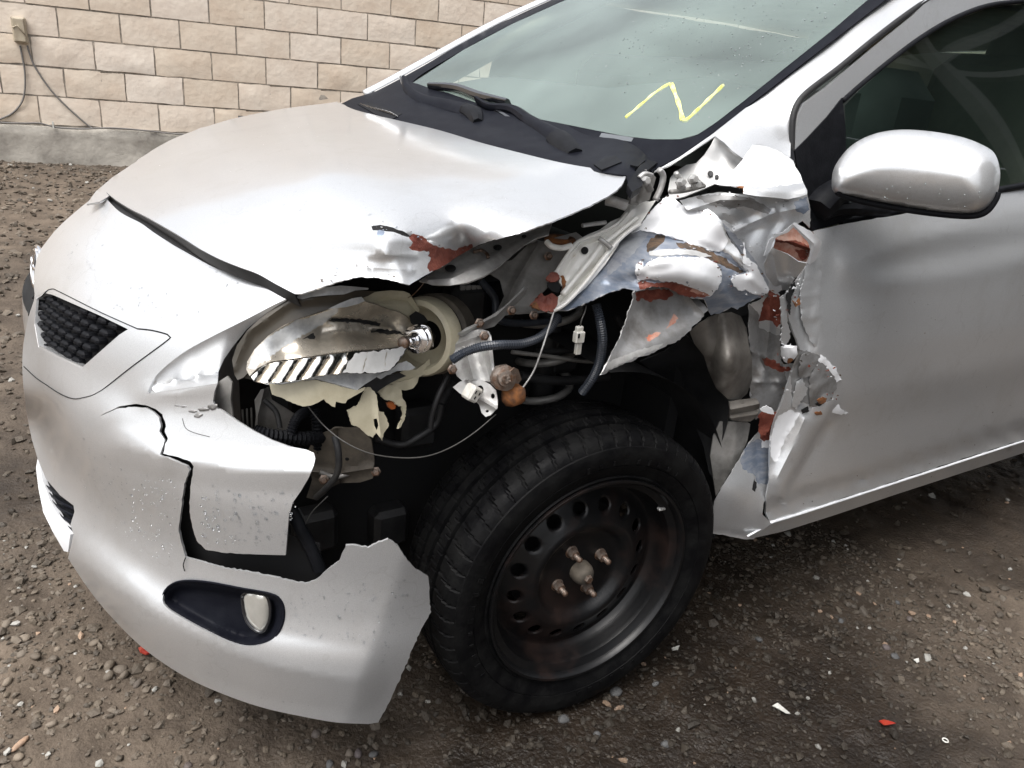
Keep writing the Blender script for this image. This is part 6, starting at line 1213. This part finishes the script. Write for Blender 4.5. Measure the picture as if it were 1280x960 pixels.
P = I2*np.array([.022, .018, .020])*(1+rng.normal(0, .08, (len(I2), 1)))+U(642, 493, 1, .04); link('rust_lump', P, F2, 'rust', rb, None, True)
bpanel('bolt_tab', [(636, 466), (643, 460), (648, 462), (652, 474), (648, 480), (640, 478)], .028, 'stud_steel', step=3)
tube('corrugated_hose', [U(565, 450, 1, .07), U(580, 441, 1, .06), U(600, 434, 1, .055), U(625, 431, 1, .06), U(650, 430, 1, .08), U(672, 423, 1, .09), U(688, 410, 1, .10), U(697, 395, 1, .11)], .0065, 'hose_blue', car, corr=.004, n=10)
tube('corrugated_hose', [U(745, 380, 1, .09), U(750, 400, 1, .08), U(753, 425, 1, .08), U(750, 450, 1, .09), U(742, 470, 1, .10), U(728, 490, 1, .12)], .0075, 'hose_blue', car, corr=.004, n=10)
tube('loose_wire', [U(692, 391, 1, .07), U(686, 410, 1, .06), U(678, 435, 1, .05), U(668, 462, 1, .05), U(657, 480, 1, .05), U(652, 486, 1, .05)], .0015, 'galvanised', car)
tube('loose_wire', [U(385, 508, 1, .12), U(405, 532, 1, .10), U(430, 552, 1, .07), U(460, 566, 1, .05), U(495, 572, 1, .04), U(530, 571, 1, .03), U(560, 561, 1, .03), U(590, 543, 1, .03), U(620, 518, 1, .03)], .0010, 'wire_grey', car)
tube('loose_wire', [U(534, 346, 1, .14), U(528, 356, 1, .15), U(517, 368, 1, .16), U(510, 372, 1, .17)], .0007, 'stud_steel', car)
tube('loose_wire', [U(382, 655, 1, .1), U(390, 640, 1, .1), U(410, 620, 1, .1)], .0008, 'wire_grey', car)
wc_ = tube('loose_wire', [U(733, 382, 1, .08), U(731, 390, 1, .075), U(727, 400, 1, .07), U(725, 410, 1, .07)], .0013, 'wire_grey', car)
for c_, s_, nm in [(U(724, 412, 1, .07), (.013, .008, .012), 'plug'), (U(723.5, 421, 1, .068), (.017, .012, .019), 'plug'), (U(722.5, 435, 1, .07), (.011, .008, .022), 'plug')]:
    v = box(c_, s_, None, .0015); link(nm, v[0], v[1], 'white_connector', wc_, None, False)
v = box(U(723.5, 420, 1, .0615), (.003, .002, .007)); link('plug_slot', v[0], v[1], 'void_black', wc_, None, False)
# lower area behind the bumper
bpanel('frame_rail_end', [(383, 566), (395, 545), (420, 535), (450, 535), (464, 550), (468, 575), (466, 598), (450, 603), (425, 604), (408, 612), (395, 625), (383, 622), (390, 600)], RB([(383, 566, 1, .18), (464, 550, 1, .12), (466, 598, 1, .12), (390, 620, 1, .18)]), 'brown_inner', [([(390, 590), (425, 592), (466, 585)], -.008, 6), ([(422, 540), (424, 604)], .010, 6)])
a = np.linspace(0, 2*math.pi, 12)[:-1]; v = sheet(np.stack([434+2.6*np.cos(a), 574+2*np.sin(a)], 1), XYZ(1, .128), step=2, th=.001); link('frame_hole', v[0], v[1], 'void_black', bpy.data.objects['frame_rail_end'], None)
bpanel('bumper_bracket', [(272, 478), (284, 470), (290, 478), (288, 500), (291, 520), (284, 516), (276, 511), (267, 505), (268, 490)], OFF(nose, .03), 'grey_inner')
bpanel('radiator_support', [(318, 500), (326, 487), (336, 484), (340, 500), (360, 512), (372, 520), (370, 545), (360, 556), (330, 545), (318, 540), (320, 520)], .24, 'grey_inner', [([(330, 488), (322, 520), (322, 545)], -.012, 6)])
for k in range(3):
    x_ = 303+k*5.5; tube('radiator_fin', [U(x_, 512-k, 1, .26), U(x_+.5, 522, 1, .26), U(x_+1, 530+k*2, 1, .26)], .0015, 'grey_inner', car)
tube('corrugated_hose', [U(318, 540, 1, .15), U(335, 544, 1, .14), U(360, 547, 1, .14), U(385, 548, 1, .15), U(400, 546, 1, .17)], .010, 'black_plastic', car, corr=.006, n=10)
tube('corrugated_hose', [U(360, 556, 1, .14), U(364, 540, 1, .14), U(370, 525, 1, .15), U(378, 517, 1, .17), U(388, 514, 1, .2)], .007, 'black_plastic', car, corr=.005, n=10)
tube('corrugated_hose', [U(392, 512, 1, .18), U(396, 530, 1, .17), U(397, 550, 1, .17), U(399, 566, 1, .18)], .008, 'black_plastic', car, corr=.005, n=10)
tube('coolant_hose', [U(418, 545, 1, .10), U(423, 565, 1, .09), U(422, 590, 1, .09), U(410, 608, 1, .1), U(395, 622, 1, .12)], .005, 'rubber', car)
tube('corner_strut', [U(365, 640, 1, .12), U(375, 660, 1, .10), U(388, 685, 1, .09), U(400, 712, 1, .08)], .010, 'black_plastic', car)
tube('brace_rod', [U(545, 520, 1, .2), U(552, 505, 1, .2), U(565, 478, 1, .22)], .008, 'dark_inner', car)
tube('brace_rod', [U(670, 440, 1, .22), U(720, 437, 1, .22), U(760, 432, 1, .24)], .006, 'dark_inner', car)
for q in [((560, 355), (600, 410), .28), ((600, 345), (640, 400), .30), ((660, 400), (740, 480), .30), ((430, 610), (540, 700), .30), ((480, 500), (560, 560), .28), ((370, 620), (420, 700), .28)]:
    c0 = U((q[0][0]+q[1][0])/2, (q[0][1]+q[1][1])/2, 1, q[2]); v = box(c0, (.07, .05, .08), None, .01); link('engine_part', v[0], v[1], 'dark_inner', car, None, 30)
tube('hood_rod', [U(728, 282, 1, .14), U(742, 280, 1, .14), U(757, 278, 1, .14)], .0035, 'galvanised', car)
tube('strut_ring', [U(700, 300, 1, .2)+np.array([.022*math.cos(t), .022*math.sin(t), 0]) for t in np.linspace(0, 6.28, 12)], .006, 'rust', car, k=2)
tube('fender_lip', [U(683, 302, 1, .14), U(690, 308, 1, .13), U(702, 310, 1, .13), U(714, 307, 1, .13)], .005, 'apron_primer', car)
tube('hinge_bar', [U(758, 250, 1, .14), U(768, 252, 1, .13), U(783, 257, 1, .12)], .009, 'galvanised', car)

# more of the packed bay: looms, hoses, clips, a fuse box and the strut behind the wheel
for pl, r_, mt in [([(545, 372, .24), (562, 392, .22), (566, 420, .2), (556, 450, .2), (560, 480, .2)], .006, 'rubber'), ([(600, 350, .26), (618, 372, .25), (622, 398, .24), (650, 404, .24), (700, 400, .24)], .007, 'hose_blue'),
                   ([(470, 548, .2), (500, 556, .19), (520, 548, .18), (545, 530, .18), (552, 505, .18)], .006, 'dark_inner'), ([(640, 440, .2), (690, 446, .2), (740, 452, .2), (790, 446, .22)], .004, 'grey_inner'),
                   ([(650, 470, .22), (700, 476, .22), (760, 470, .22)], .009, 'dark_inner'), ([(330, 500, .2), (345, 515, .19), (350, 535, .18)], .004, 'rubber'), ([(560, 470, .16), (548, 495, .15), (540, 520, .15), (538, 535, .15)], .005, 'dark_inner'),
                   ([(400, 590, .16), (420, 596, .15), (445, 590, .14), (468, 592, .13)], .004, 'grey_inner'), ([(770, 395, .2), (780, 420, .2), (775, 450, .2)], .006, 'rubber')]:
    tube('wiring_loom', [U(x, y, 1, v_) for x, y, v_ in pl], r_, mt, car)
fb = link('fuse_box', *box(U(590, 375, 1, .29), (.10, .05, .075), None, .006)[:2], 'black_plastic', car, None, 30)
for k in range(4):
    v = box(U(578+k*7, 362, 1, .262), (.010, .004, .016), None, .001); link('fuse_cover_rib', v[0], v[1], 'grey_inner', fb, None, False)
P = np.array([(.05+.055*math.cos(t), .30+.055*math.sin(t), .50+.0125*t) for t in np.linspace(0, 2*math.pi*4.5, 120)]); v = sweep(P, .008, .008, 8); link('coil_spring', v[0], v[1], 'grey_inner', car, None, True)
v = sweep([(.05, .30, .35), (.05, .30, .86)], .024, .024, 14); link('strut', v[0], v[1], 'dark_inner', car, None, True)
for q in [(606, 420, .09), (566, 462, .09), (600, 404, .12), (640, 388, .12), (470, 590, .115), (405, 600, .14), (668, 394, .12), (646, 355, .2), (686, 320, .18)]:
    v = lathe([(0, .006), (.004, .006), (.0055, .004), (.0055, -.001), (.008, -.002), (.008, -.004), (0, -.004)], U(q[0], q[1], 1, q[2]), (-.3, -1, .3), 6); link('bolt_head', v[0], v[1], 'stud_steel', car, None, 30)
